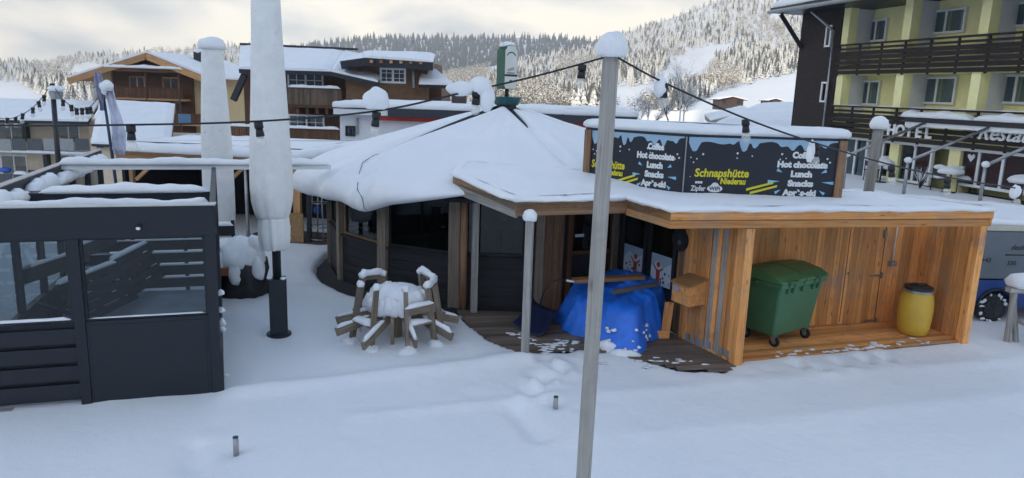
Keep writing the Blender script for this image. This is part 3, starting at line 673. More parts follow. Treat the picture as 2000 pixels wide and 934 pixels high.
# planks under the canopy and on the shed floor, cut to their outlines
def clip_line(poly, o, d):
    ts = []
    n = len(poly)
    for i in range(n):
        a, b = poly[i], poly[(i + 1) % n]; ex, ey = b[0] - a[0], b[1] - a[1]; den = d.x * ey - d.y * ex
        if abs(den) < 1e-9: continue
        t = ((a[0] - o.x) * ey - (a[1] - o.y) * ex) / den; s = ((a[0] - o.x) * d.y - (a[1] - o.y) * d.x) / den
        if 0 <= s < 1: ts.append(t)
    ts.sort(); return [(ts[i], ts[i + 1]) for i in range(0, len(ts) - 1, 2)]
def decking(poly, d, z, th, w, m_, ragged=0):
    d = d.normalized(); nrm = Vector((-d.y, d.x, 0)); lo = min(Vector(p).dot(nrm) for p in poly); hi = max(Vector(p).dot(nrm) for p in poly); k = lo + .01; mb = MB()
    while k < hi:
        for t0, t1 in clip_line(poly, nrm * (k + w / 2), d):
            if t1 - t0 < .05: continue
            a = nrm * (k + w / 2) + d * (t0 - random.random() * ragged); b = nrm * (k + w / 2) + d * (t1 + random.random() * ragged)
            mb.bar((a.x, a.y, z - th / 2 + random.uniform(-.002, .002)), (b.x, b.y, z - th / 2), w - .008, th)
        k += w
    return mb
decking(DECK, Vector((.98, .2, 0)), .03, .03, .135, DECKW, .05).build('deck', DECKW, ann)
decking([FL + SE1 * -.05, FR, BR, BLc], SE1, .07, .04, .14, ORANGEW).build('shed_floor', ORANGEW, ann)
m = MB(); m.prism([FL, FR, BR, BLc], -.25, .028); m.build('floor_joist', BROWNW, ann)
ZB, ZT = 2.36, 2.64
A_, B_, C_, D_, E_ = G(884, 372, 2.50), G(1006, 426, ZB), G(1222, 420, ZB), G(1308, 447, ZB), G(1936, 442, ZB)
K_ = G(1700, 381, ZT); K2 = K_ + Vector((-5.6, .3, 0))
roofpoly = [A_, B_, C_, D_, E_, K_, K2, hv(2, 3.6)]
def fascia(name, a, b, z0, z1, m_, z0b=None, z1b=None, t=.05, rows=1):
    a, b = Vector((a.x, a.y, 0)), Vector((b.x, b.y, 0)); d = (b - a).normalized(); nn = Vector((d.y, -d.x, 0)); z0b = z0 if z0b is None else z0b; z1b = z1 if z1b is None else z1b
    mb = MB()
    for i in range(rows):
        f0, f1 = i / rows, (i + 1) / rows - (.012 if i < rows - 1 else 0); off = nn * (.02 * i)
        c = [a + off + Vector((0, 0, z0 + (z1 - z0) * f0)), b + off + Vector((0, 0, z0b + (z1b - z0b) * f0)), b - nn * t + Vector((0, 0, z0b + (z1b - z0b) * f0)), a - nn * t + Vector((0, 0, z0 + (z1 - z0) * f0))]
        e_ = [q + Vector((0, 0, (z1 - z0) * (f1 - f0))) for q in c]; e_[1].z = e_[2].z = z0b + (z1b - z0b) * f1
        L = (b - a).length; o = random.random() * 40
        loc = [(0 + o, 0, 0), (L + o, 0, 0), (L + o, .05, 0), (o, .05, 0), (o, 0, .2), (L + o, 0, .2), (L + o, .05, .2), (o, .05, .2)]
        mb.hexa(c + e_, loc)
    return mb.build(name, m_, ann, bevel=.006)
fascia('fascia', A_, B_, 2.46, 2.66, GREYW, ZB, ZT - .02)
fascia('fascia', B_, C_, ZB + .03, ZT - .04, BROWNW)
fascia('fascia', C_, D_, ZB, ZT - .02, CHALO)
fascia('fascia', D_, E_, ZB, ZT, ORANGEW, rows=2)
fascia('fascia', E_, K_, ZB, ZT, ORANGEW, rows=2)
def rz(x, y):   # the canopy falls away from the hut
    d = (Vector((x, y, 0)) - HC).length; return max(0, (6.4 - d)) * .10 if x < 1.6 else max(0, (6.4 - d)) * .10 * max(0, 1 - (x - 1.6) / 2)
m = MB(); m.prism(roofpoly, ZB + .12, ZT - .03, zf=rz); ar = m.build('roof', BROWNW, ann)
m = MB(); m.slab(roofpoly, ZT - .02, .09, zf=rz, over=.06, amp=.30, seed=3, step=.13); m.build('snow_cover', SNOW, ar)
# snow wedge that joins the tent roof to the canopy
m = MB(); vs, fs = [], []
for i in range(25):
    a = R(262 + 88 * i / 24); ca, sa = math.cos(a), math.sin(a); q = Vector((ca, sa, 0)); 
    for j in range(8):
        r = 3.7 + j * .32 * min(1, .30 + i * .14); P = HC + q * r; zt = ZT + .08 + rz(P.x, P.y) - (.10, .03, 0)[min(i, 2)]; z = max(snow_z(r) - .02 - (.14, .03, 0)[min(i, 2)], zt) if j else snow_z(r) - .05; z = z if j < 7 else zt - .12
        vs.append((P.x, P.y, z + .015 * nz(P.x * 2, P.y * 2)))
fs = [(i * 8 + j, i * 8 + j + 1, (i + 1) * 8 + j + 1, (i + 1) * 8 + j) for i in range(24) for j in range(7)]
m.add(vs, fs, smooth=True); m.build('snow_cover', SNOW, ar, sub=1)
# posts
def post(p, z1, wx, rzz, m_, z0=-.05, nm='post', par=None):
    mb = MB(); mb.box((p.x, p.y, (z0 + z1) / 2), (wx, wx, z1 - z0), rzz); return mb.build(nm, m_, par or ann, bevel=.008)
yw = math.atan2(SE1.y, SE1.x)
post(FL, ZB - .01, .16, yw, ORANGEW); post(FR, ZB - .01, .16, yw, ORANGEW)
p = G(925, 612); post(p, 2.45, .12, .3, GREYW)
# larch boards: outer wall towards the deck, back wall, end wall
def boards(vp, u0, u1, z0, z1, w, m_, name, d=0, gap=.0, batten=True):
    mb = MB(); u = u0; i = 0
    while u < u1 - .01:
        b = min(u + w * random.uniform(.85, 1.15), u1); mb.vbox(vp, u, b - .004, z0, z1, d - .025, d + (.018 if (i % 2 and batten) else 0) + random.uniform(0, .004)); u = b; i += 1
    return mb.build(name, m_, ann)
wl = VP((P5.x, P5.y), (FL.x, FL.y))        # runs from the hut to the corner post; n looks at the deck
LW = WL
if wl.n.x > 0: wl.n = -wl.n
boards(wl, LW * .60, LW - .08, .02, ZB + .1, .12, ORANGEW, 'side_wall', .0)
for f in (.80, .865):
    mb = MB(); mb.vbox(wl, LW * f, LW * f + .10, .05, ZB + .08, .022, .028); mb.build('grey_plank', GREYW, ann)
mb = MB(); ir = random.Random(4)
for k in range(16):
    q = A_.lerp(B_, ir.uniform(.3, .98)); z = 2.46 + (ZB - 2.46) * ((q - A_).length / (B_ - A_).length); L_ = ir.uniform(.05, .18); mb.tube((q.x + .02, q.y + .04, z), (q.x + .02, q.y + .04, z - L_), .008, .001, 6)
mb.build('icicle_fringe', glass('ice', (.9, .94, .97), .95, .1), ann)
mb = MB()
for i in range(8):
    u = LW * .66 + i * .145; mb.vbox(wl, u, u + .085, .03, .17 + .05 * random.random(), .022, .026)
mb.build('film_strip', paint('blue_grey_film', (.20, .27, .36)), ann)
boards(wl, LW * .53, LW * .60, .02, ZB + .1, .09, BROWNW, 'side_wall', -.06)
bk = VP((BLc.x, BLc.y), (BR.x, BR.y)); LB = (BR - BLc).length
boards(bk, 0, LB, .05, ZB + .1, .15, ORANGEW, 'back_wall', 0, batten=False)
en = VP((BR.x, BR.y), (FR.x, FR.y)); LE = (FR - BR).length
if en.n.dot(-SE1) < 0: en.n = -en.n
boards(en, 0, LE - .06, .05, ZB + .1, .21, ORANGEW, 'end_wall', 0)
m = MB(); m.prism([BLc + Vector((.02, .03, 0)), BR + Vector((.03, .03, 0)), BR + SE2 * .1, BLc + SE2 * .1], 0, ZB + .1); m.build('back_wall', BROWNW, ann)
# shed door in the back wall: joints, hinges, knob
ud = bk.uz(1716, 560)[0]
m = MB(); m.vbox(bk, ud - .005, ud + .005, .1, 2.1, .002, .008); m.vbox(bk, ud - .85, ud - .84, .1, 2.1, .002, .008)
dr = m.build('door', DARKW, ann)
for yy in (538, 625):
    z = bk.uz(1712, yy)[1]; m = MB(); m.vbox(bk, ud - .26, ud + .03, z - .018, z + .018, .006, .014); m.vbox(bk, ud + .0, ud + .05, z - .06, z + .06, .006, .02); m.build('hinge', STEEL, dr)
u, z = bk.uz(1657, 534); m = MB(); m.tube(bk.P(u, z, .0), bk.P(u, z, .05), .02, .028, 12); m.build('knob', plain('brass', (.5, .36, .12), .35, metal=.9), dr)
u, z = bk.uz(1748, 450); z1 = bk.uz(1748, 512)[1]
pl = thing('wall_pipe', 'pale pipe with grey junction box hanging on shed wall', 'pipe', bk.P(u, z1, .06))
m = MB(); m.tube(bk.P(u, ZB, .05), bk.P(u, z1, .05), .016); m.build('pipe', WHITEP, pl); m = MB(); m.vbox(bk, u - .07, u + .07, z1 - .06, z1 + .03, .0, .1); m.build('junction_box', STEEL, pl, bevel=.01)
u, z = bk.uz(1728, 452); m = MB(); m.vbox(bk, u - .03, u + .03, z - .12, z + .02, 0, .06); m.build('bracket', STEEL, pl)
# dark glazed double doors with posters, facing the deck
m = MB(); m.vbox(wl, .03, LW * .53, .03, ZB + .12, -.14, -.10); m.build('backing', DARKW, ann)
POSTW = paint('poster_snow', (.50, .58, .68)); POSTR = paint('poster_red', (.30, .045, .03)); POSTD = paint('poster_ink', (.03, .045, .07)); POSTB = paint('poster_hill', (.30, .40, .53))
for (u0, u1) in ((LW * .05, LW * .285), (LW * .295, LW * .525)):
    mb = MB(); mb.frame(wl, u0, u1, .06, 2.22, .09, -.10, -.02); mb.vbox(wl, u0 + .09, u1 - .09, .15, .78, -.08, -.05); d_ = mb.build('door', BLACKM, ann)
    mb = MB(); mb.vbox(wl, u0 + .09, u1 - .09, .78, 2.13, -.07, -.062); mb.build('pane', GLASSD, d_)
    W_ = u1 - u0 - .22; a = u0 + .11
    mb = MB(); flat(mb, wl, [(a, .82), (a + W_, .82), (a + W_, 1.42), (a, 1.42)], -.056); po = mb.build('poster', POSTW, d_)
    mb = MB(); flat(mb, wl, [(a, 1.15), (a + W_ * .3, 1.30), (a + W_ * .6, 1.18), (a + W_, 1.32), (a + W_, 1.42), (a, 1.42)], -.054); mb.build('print', POSTB, po)
    mb = MB()
    for q in range(9): flat(mb, wl, disc(a + W_ * random.uniform(.08, .92), random.uniform(.86, 1.1), random.uniform(.015, .035), 7), -.053)
    mb.build('print', POSTD, po)
    mb = MB(); c = a + W_ * (.36 if u0 > LW * .2 else .62); flat(mb, wl, [(c - .05, .84), (c + .05, .84), (c + .06, 1.12), (c - .06, 1.12)], -.051)
    flat(mb, wl, disc(c, 1.22, .055), -.051); flat(mb, wl, [(c - .05, 1.08), (c - .17, 1.2), (c - .15, 1.22), (c - .03, 1.12)], -.050); flat(mb, wl, [(c + .05, 1.08), (c + .16, 1.16), (c + .15, 1.19), (c + .03, 1.12)], -.050)
    mb.build('print', POSTR, po)
# boarded wall and dark doorway under the canopy, between hut posts
vp = side(3); L = (hv(4) - hv(3)).length
m = MB()
u = .09
while u < .52: m.vbox(vp, u, u + .105, .03, 2.6, -.05, random.uniform(-.01, .015)); u += .11
m.build('door_wall', BROWNW, ann)
m = MB(); m.vbox(vp, .62, .72, .03, 2.3, -.06, .03); m.vbox(vp, L - .10, L, .03, 2.3, -.06, .03); m.vbox(vp, .72, L - .1, 2.2, 2.3, -.06, .03); m.vbox(vp, .72, L - .10, 1.16, 1.24, -.03, .0); dw = m.build('door_frame', CHALW, ann)
m = MB(); m.vbox(vp, .53, L, .03, 2.6, -.12, -.08); m.build('door', DARKW, ann)
m = MB(); m.vbox(vp, .72, L - .1, 1.24, 2.2, -.045, -.04); m.build('pane', GLASSD, dw)
m = MB(); m.vbox(vp, .80, 1.0, 1.52, 1.58, -.036, -.034); m.build('notice', POSTW, dw)
# round sign, letter box on the side wall
u, z = wl.uz(1330, 469); rs = thing('round_sign', 'round black sign hung under the eave beside double doors', 'sign', wl.P(u, z, 0))
m = MB(); m.vprism(wl, disc(u, z, .21, 28), .0, .03); m.build('disc', BLACKM, rs); m = MB(); write(m, wl, u, z + .04, .033, '* * *', .08, .002); m.vprism(wl, disc(u, z - .04, .05, 14), .031, .034); m.build('emblem', paint('dim_grey_print', (.09, .10, .11)), rs)
bp = G(1345, 640, 0.0); ub = wl.uz(1362, 570)[0]
lb = thing('letter_box', 'larch letter box with slanted lid and grey pane beside sign', 'letter box', wl.P(ub, .83, .2))
m = MB(); prof_ = [(0.02, .80), (.40, .80), (.40, 1.15), (.02, 1.26)]
def wp(u, d, z): return wl.P(u, z, d)
u0, u1 = ub - .22, ub + .24
m.hexa([wp(u0, .02, .82), wp(u1, .02, .82), wp(u1, .40, .82), wp(u0, .40, .82), wp(u0, .02, 1.27), wp(u1, .02, 1.27), wp(u1, .40, 1.17), wp(u0, .40, 1.17)]); m.build('box', ORANGEW, lb, bevel=.008)
m = MB(); m.hexa([wp(u0 - .02, .01, 1.275), wp(u1 + .03, .01, 1.275), wp(u1 + .03, .44, 1.165), wp(u0 - .02, .44, 1.165), wp(u0 - .02, .01, 1.30), wp(u1 + .03, .01, 1.30), wp(u1 + .03, .44, 1.19), wp(u0 - .02, .44, 1.19)]); m.build('lid', CHALO, lb, bevel=.004)
m = MB(); m.hexa([wp(u0 + .05, .402, 1.03), wp(u0 + .20, .402, 1.03), wp(u0 + .20, .412, 1.03), wp(u0 + .05, .412, 1.03), wp(u0 + .05, .402, 1.13), wp(u0 + .20, .402, 1.13), wp(u0 + .20, .412, 1.13), wp(u0 + .05, .412, 1.13)]); m.build('pane', paint('grey_pane', (.30, .36, .44), .15), lb)

# ------------------------------------------------------------------ sign box on the annex roof
S0, S1, S2 = Vector((1.36, 14.25, 0)), Vector((3.02, 12.95, 0)), Vector((5.88, 13.08, 0))
S0 = At(1145, 300, 14.2); S0.z = 0
sb_ = thing('sign_box', 'angled black menu sign box under snow on annex roof', 'sign', (S1.x, S1.y, ZT))
SGN = [paint('sign_night_blue', (.011, .014, .022), .35), paint('sign_ice', (.30, .45, .58)), paint('sign_white', (.72, .73, .72)), paint('sign_yellow', (.70, .62, .02)), paint('sign_ray_blue', (.25, .52, .72))]
ZS0, ZS1 = ZT + .02, 3.74
back = [S2 + Vector((-.1, .5, 0)), S1 + Vector((.2, .55, 0)), S0 + Vector((.45, .35, 0))]
m = MB(); m.prism([S0, S1, S2] + back, ZS0 - .1, ZS1 - .02); m.build('box', SGN[0], sb_)
m = MB(); m.slab([S0, S1, S2] + back, ZS1 + .02, .17, over=.09, amp=.10, seed=8); m.build('snow_cap', SNOW, sb_)
m = MB(); m.prism([q + (q - Vector((3.4, 14.4, 0))).normalized() * .03 for q in [S0, S1, S2] + back], ZS1 - .02, ZS1 + .018); m.build('lid', BLACKM, sb_)
for a, b, wide in ((S0, S1, 0), (S1, S2, 1)):
    vp = VP((a.x, a.y), (b.x, b.y)); L = (b - a).length; H_ = ZS1 - .02 - ZS0; X0 = .05 if wide else .12; X1 = L - (.13 if wide else .03)
    m = MB(); flat(m, vp, [(X0, ZS0 - .08), (X1, ZS0 - .08), (X1, ZS1 - .03), (X0, ZS1 - .03)], .006); pn = m.build('panel', SGN[0], sb_)
    m = MB()
    if wide: m.vbox(vp, L - .11, L + .03, ZS0 - .1, ZS1 - .02, -.05, .05)
    else: m.vbox(vp, -.03, .11, ZS0 - .1, ZS1 - .02, -.05, .05)
    m.build('corner_post', BROWNW, sb_)
    if wide: m = MB(); m.vbox(vp, -.008, .012, ZS0 - .05, ZS1 - .03, .0, .016); m.build('edge_strip', STEEL, sb_)
    # dripping ice along the top edge
    W_ = X1 - X0; up = [(X0, ZS1 - .03), (X1, ZS1 - .03)]; N = 72; lo = []
    for i in range(N + 1):
        t = 1 - i / N; x = t * (1 if wide else 1.0); d = .075 + .025 * math.sin(x * 11) + .025 * math.sin(x * 29 + 1)
        for c, ww, dd in ((.04, .030, .20), (.37, .028, .27), (.44, .022, .13), (.30, .02, .06), (.70, .022, .10), (.79, .026, .17), (.62, .02, .05), (.92, .02, .08)): d += .8 * dd * math.exp(-(abs(x - c) / ww) ** 4) * .9
        lo.append((X0 + t * W_, ZS1 - .03 - d))
    m = MB()
    for i in range(N): m.add([vp.P(lo[i][0], ZS1 - .03, .010), vp.P(lo[i + 1][0], ZS1 - .03, .010), vp.P(*lo[i + 1], .010), vp.P(*lo[i], .010)], [(0, 1, 2, 3)])
    m.build('print', SGN[1], pn)
    # flakes
    m = MB(); rr = random.Random(3 + wide)
    for x, y, r in ((.02, .34, .5), (.06, .36, .6), (.10, .28, .9), (.04, .42, .6), (.33, .25, .9), (.33, .33, .6), (.43, .29, .6), (.63, .24, .9), (.62, .33, .6), (.66, .31, .5), (.94, .30, .8), (.96, .36, .8), (.92, .38, .5), (.025, .66, .3)):
        flat(m, vp, disc(X0 + x * W_, ZS1 - .03 - y * H_, .018 * r + .003), .011)
    m.build('print', SGN[2], pn)
    # menu
    cx_ = X0 + W_ * (.775 if wide else .715); sz = .145 if wide else .15; m = MB()
    for i, (tx, wd) in enumerate((('Coffee', .40), ('Hot chocolate', .92), ('Lunch', .39), ('Snacks', .47), ('Après-ski', .62))):
        write(m, vp, cx_, ZS0 + .735 - i * .168 + (.05 if not wide else 0), .011, tx, sz, .010, width=wd * (1 if wide else .82))
    m.build('lettering', SGN[2], pn)
    m = MB()
    for sgn in (-1, 1):
        for du, z, ln, an in ((.34, .47, .11, 25), (.37, .31, .22, -3), (.34, .16, .12, -32)):
            k = .92 if wide else .66; c0 = (cx_ + sgn * du * k * 1.12, ZS0 + z); an_ = R(an); dx, dz = math.cos(an_) * sgn * ln * (1 if wide else .75), math.sin(an_) * ln
            px_, pz_ = -math.sin(an_) * sgn, math.cos(an_)
            flat(m, vp, [(c0[0], c0[1]), (c0[0] + dx + px_ * .03, c0[1] + dz + pz_ * .03), (c0[0] + dx - px_ * .03, c0[1] + dz - pz_ * .03)], .012)
    m.build('print', SGN[4], pn)
    # name of the hut, yellow with a dark core; two yellow skis below the left out mascot
    tx0 = X0 + W_ * (.235 if wide else .20); ww = .98 if wide else .72
    m = MB(); write(m, vp, tx0, ZS0 + .36, .011, 'Schnapshütte', .20, .006, .1, width=ww, slope=.01); write(m, vp, tx0 + ww * .22, ZS0 + .235, .011, 'Niederau', .15, .006, .1, width=ww * .47); m.build('lettering', SGN[3], pn)
    m = MB(); c = X0 + W_ * (.50 if wide else .42); k = 1 if wide else .75
    for dz, dx in ((.12, 0), (.06, .07)):
        flat(m, vp, [(c + (dx - .24) * k, ZS0 + dz), (c + (dx + .24) * k, ZS0 + dz + .14), (c + (dx + .25) * k, ZS0 + dz + .18), (c + (dx - .24) * k, ZS0 + dz + .045)], .011)
    m.build('print', SGN[3], pn)
    m = MB(); q = X0 + W_ * (.085 if wide else .13); write(m, vp, q, ZS0 + .10, .011, 'Zipfer', .13, .003, width=.27 if wide else .22)
    for i in range(3): flat(m, vp, [(q - .06 + i * .045, ZS0 + .23), (q - .025 + i * .045, ZS0 + .23), (q - .02 + i * .045, ZS0 + .27), (q - .065 + i * .045, ZS0 + .27)], .011)
    if wide:
        q += .30; flat(m, vp, [(q + .14 * math.cos(a * .3142), ZS0 + .145 + .065 * math.sin(a * .3142)) for a in range(20)], .011); flat(m, vp, disc(q, ZS0 + .18, .075, 18), .0115)
    m.build('lettering', SGN[2], pn)
    if wide:
        m = MB(); write(m, vp, q, ZS0 + .115, .0135, 'WiFi', .095, .003, width=.2); m.build('lettering', SGN[0], pn)
# ------------------------------------------------------------------ glazed terrace enclosure
TB = Vector((-4.10, 9.80, 0)); TL = TB - E1 * 3.12; BH = 2.74
bo = thing('terrace_enclosure', 'anthracite framed terrace enclosure with glass panes and snowy cross beams', 'enclosure', TB)
fr_ = VP((TL.x, TL.y), (TB.x, TB.y)); um = 3.12 - 1.73; W3 = 3.12
for u in (0, um - .065, W3 - .13): m = MB(); m.vbox(fr_, u, u + .13, -.1, BH - .42, -.13, .0); m.build('post', NAVYP, bo, bevel=.006)
m = MB(); m.vbox(fr_, -.02, W3 + .02, BH - .42, BH, -.16, .02); hd = m.build('header', NAVYP, bo, bevel=.006); m = MB(); m.vbox(fr_, -.03, W3 + .03, BH + .001, BH + .016, -.18, .035); m.build('cap', plain('pale_trim', (.5, .5, .48), .5), hd)
for u in (um - .9, um + .80):
    m = MB(); m.tube(fr_.P(u, BH - .27, .02), fr_.P(u, BH - .27, .07), .035, .03, 12); kb = m.build('knob', BLACKM, hd)
m = MB(); m.blob(fr_.P(um + .80, BH - .29, .075), (.03, .025, .02), 3); m.build('snow_cap', SNOW, hd)
for i, (u0, u1) in enumerate(((.13, um - .065), (um + .065, W3 - .13))):
    zb = 1.18
    m = MB(); m.frame(fr_, u0, u1, zb, BH - .42, .035, -.10, -.04); wn_ = m.build('window', NAVYP, bo)
    m = MB(); m.vbox(fr_, u0 + .035, u1 - .035, zb + .035, BH - .46, -.075, -.065); m.build('pane', GLASS, wn_)
    m = MB(); m.ridge(fr_.P(u0 + .04, zb + .03, -.05), fr_.P(u1 - .04, zb + .03, -.05), .05, .035 if i == 0 else .012); m.build('snow_cap', SNOW, wn_)
    if i == 0:
        m = MB(); h = (zb - .02 - .12) / 4
        for k in range(4): m.vbox(fr_, u0, u1, .10 + k * h, .10 + (k + 1) * h - .055, -.07, -.02)
        m.vbox(fr_, u0, u1, .05, zb - .02, -.10, -.085); m.build('slat_panel', NAVYP, bo, bevel=.004)
    else:
        m = MB(); m.vbox(fr_, u0, u1, -.02, zb - .005, -.08, -.02); m.vbox(fr_, u0 + .05, u1 - .05, .05, zb - .06, -.02, -.012); m.build('panel', NAVYP, bo, bevel=.004)
# long side walls running back to the pavilion
TBL, TBR = TL + E2 * 8.3, TB + Vector((-.375, .927, 0)) * 5.2
for a, b, nm in ((TL, TBL, 0), (TB, TBR, 1)):
    vp = VP((a.x, a.y), (b.x, b.y)); L = (b - a).length; s = 1
    if nm == 0:
        m = MB(); m.vbox(vp, 0, L, BH - .22, BH + .02, -.06, .06); rl = m.build('rail', NAVYP, bo)
        m = MB(); m.vbox(vp, 0, L, BH + .02, BH + .035, -.07, .07); m.build('cap', STEEL, rl)
        m = MB(); vi = vp.off(-.16 if vp.n.dot(E1) < 0 else .16); m.ridge(vi.P(.2, BH - .24, 0), vi.P(L - .3, BH - .24, 0), .22, .17, amp=.7, droop=.12, seed=4); m.build('snow_cap', SNOW, rl)
        n = 7
        for k in range(1, n + 1): m = MB(); u = L * k / n; m.vbox(vp, u - .05, u + .05, 0, BH - .22, -.05, .05); m.build('post', NAVYP, bo)
        m = MB(); m.vbox(vp, 0, L, 0, .62, -.03, .03); m.vbox(vp, 0, L, .62, .68, -.05, .05); m.build('panel', NAVYP, bo)
        for k in range(n): m = MB(); m.vbox(vp, L * k / n + .06, L * (k + 1) / n - .06, .70, BH - .24, -.004, .004); m.build('pane', GLASS, bo)
    else:
        m = MB(); m.vbox(vp, .0, L, BH - .30, BH - .02, -.05, .03); m.vbox(vp, 0, L, .0, .62, -.03, .03)
        m.build('rail', NAVYP, bo)
        for k in range(1, 5): m = MB(); u = L * k / 4; m.vbox(vp, u - .06, u, 0, BH - .30, -.05, .03); m.build('post', NAVYP, bo)
        for k in range(4): m = MB(); m.vbox(vp, L * k / 4 + .01, L * (k + 1) / 4 - .07, .64, BH - .31, -.012, -.004); m.build('pane', GLASS, bo)
        m = MB(); 
        for k in range(7): m.blob(vp.P(.1 + random.random() * .6, random.uniform(.05, 1.6) if k else 1.15, -.05 if vp.n.dot(E1) < 0 else .04), (.05, .03, random.uniform(.015, .06)), k, .5, 8, 6)
        m.build('snow_cap', SNOW, bo)
for k, (py, th, w_, sh) in enumerate(((388, .18, .12, .10), (362, .20, .30, .12))):
    a = G(222 if k else 190, py, BH - .05); t = (a - TL).dot(E2); a = TL + E2 * t; b = TB + Vector((-.375, .927, 0)) * t
    m = MB(); m.bar(a + Vector((0, 0, BH - .25)), b + Vector((0, 0, BH - .25)), w_, th); bm_ = m.build('cross_beam', NAVYP, bo)
    m = MB(); m.ridge(a + E1 * (.15 + k * .2) + Vector((0, 0, BH - .16)), b - E1 * .05 + Vector((0, 0, BH - .16)), w_ + .06, sh, amp=.35); m.build('snow_cap', SNOW, bm_)
a = G(168, 324, BH); t = (a - TL).dot(E2); a = TL + E2 * t; b = TL + E2 * t + E1 * 5.0
m = MB(); m.bar(a + Vector((0, 0, BH - .02)), b + Vector((0, 0, BH - .02)), .16, .09); bm_ = m.build('cross_beam', WHITEP, bo)
m = MB(); m.ridge(a + Vector((0, 0, BH + .02)), b + Vector((0, 0, BH + .02)), .22, .13, amp=.25, seed=5); m.build('snow_cap', SNOW, bm_)
fz_ = [TL + E1 * .05 + E2 * .15, TB - E1 * .1 + E2 * .15, TB + E2 * 5.4 - E1 * .5, TL + E2 * 5.6 + E1 * .05]
m = MB(); m.prism([q[:2] for q in fz_], .0, .10); m.build('floor', plain('trodden_grey_floor', (.30, .33, .36), .8, .3, 1.5), bo)
# low boarded back wall
bw = VP((TBL - E2 * 2.6)[:2], (TBL - E2 * 2.6 + E1 * 3.0)[:2]); m = MB()
for k in range(5): m.vbox(bw, 0, 3.0, .1 + k * .27, .1 + k * .27 + .21, -.03, 0)
for u in (.0, 1.0, 2.0, 2.95): m.vbox(bw, u, u + .07, 0, 1.5, -.10, -.03)
wb = m.build('back_board', DARKW, bo); m = MB()
for k in range(1, 5): m.ridge(bw.P(0, .1 + k * .27 - .06, .0), bw.P(3, .1 + k * .27 - .06, .0), .04, .03)
m.ridge(bw.P(0, 1.40, -.02), bw.P(3, 1.40, -.02), .10, .09); m.build('snow_cap', SNOW, wb)
m = MB()
for i in range(3): m.box(fr_.P(.25 + i * .42, -.02 - .02 * i, -.05), (.5, .12, .05), .3 + .2 * i)
m.build('sill_board', GREYW, bo)
# tipped tables leaning inside the enclosure
def tipped(c, yaw, tilt, label, sc_=1):
    t = thing('picnic_table', label, 'table', c, 'tipped picnic tables stored in the terrace enclosure')
    a = Vector((math.cos(yaw), math.sin(yaw), 0)); b0 = Vector((-a.y, a.x, 0)); b = b0 * math.cos(tilt) + Vector((0, 0, 1)) * math.sin(tilt); n = a.cross(b)
    c = Vector(c); m = MB()
    for k in range(5): m.obox(c + b * (.09 + k * .16), a * .85, b * .07, n * .02)
    tp = m.build('table_top', DARKW, t); m = MB(); m.ridge(c - a * .8 + b * .80, c + a * .8 + b * .80, .12, .07); m.build('snow_cap', SNOW, tp)
    for s in (-.6, .6):
        m = MB(); m.bar(c + a * s + b * .1 - n * .02, c + a * s + b * .75 - n * .72, .09, .04); m.build('leg', DARKW, t)
        m = MB(); m.bar(c + a * s + b * .75 - n * .02, c + a * s + b * .05 - n * .72, .09, .04); m.build('leg', DARKW, t)
    for s in (-.35, 1.15):
        m = MB(); m.obox(c + b * s - n * .45, a * .85, b * .12, n * .02); st = m.build('seat', DARKW, t); m = MB(); m.ridge(c - a * .8 + b * (s + .12) - n * .45, c + a * .8 + b * (s + .12) - n * .45, .07, .06); m.build('snow_cap', SNOW, st)
tipped(TL + E1 * 1.1 + E2 * 3.2 + Vector((0, 0, .35)), .3 + R(70), R(62), 'dark picnic table tipped on edge nearer the front glass')
tipped(TL + E1 * 1.45 + E2 * 4.9 + Vector((0, 0, .35)), .3 + R(78), R(65), 'dark picnic table tipped on edge towards the boarded back wall')

# ------------------------------------------------------------------ parasols in their covers
def cover(c, rows, name='cover', n=40, seed=0):
    vs = []; folds = 9
    for i, (z, r, fold) in enumerate(rows):
        for k in range(n):
            a = 2 * math.pi * k / n; rr = r * (1 + fold * (.5 * math.sin(a * folds + seed + z * .7) + .35 * math.sin(a * 15 + z * 2 + seed)) + .02 * math.sin(a * 2 + z))
            vs.append((c.x + rr * math.cos(a), c.y + rr * math.sin(a), c.z + z))
    m = MB(); M_ = len(rows); m.add(vs, [(i * n + k, i * n + (k + 1) % n, (i + 1) * n + (k + 1) % n, (i + 1) * n + k) for i in range(M_ - 1) for k in range(n)] + [[(M_ - 1) * n + k for k in range(n)], list(reversed(range(n)))], smooth=True)
    return m
pc = G(545, 652); pa = thing('closed_parasol', 'tall closed parasol in grey cover on black square base post', 'parasol', pc)
m = MB(); m.box(pc + Vector((0, 0, .49)), (.30, .30, 1.08), .35); m.build('base_post', NAVYP, pa, bevel=.006)
m = MB(); m.lathe([(.215, -.05), (.215, .02), (.2, .03)], pc, 24, smooth=False); m.build('base_plate', BLACKM, pa)
m = MB(); m.tube(pc + Vector((0, 0, 1.0)), pc + Vector((0, 0, 6.4)), .075, n=12); m.build('mast', BLACKM, pa)
m = MB()
for s in (-1, 1): m.blob(pc + Vector((s * .12, -.06, 1.04)), (.05, .06, .03), s, .2)
m.build('snow_cap', SNOW, pa)
tl = pc + Vector((-.10, 0, 0))
m = cover(tl + Vector((.08, 0, 0)), [(1.56, .20, .20), (1.59, .225, .18), (1.72, .255, .12), (1.95, .265, .08), (2.08, .25, .07), (2.12, .255, .05)], n=48); lc = m.build('cover_skirt', CLOTH, pa)
m = cover(tl + Vector((.06, 0, 0)), [(2.09, .24, .07), (2.2, .29, .06), (2.4, .335, .05), (2.65, .355, .035), (2.9, .355, .03), (3.4, .335, .025), (4.2, .295, .022), (5.2, .25, .02), (6.5, .205, .02), (6.56, .15, 0)], n=48); cv = m.build('cover', CLOTH, pa)
m = MB(); rr_ = random.Random(5)
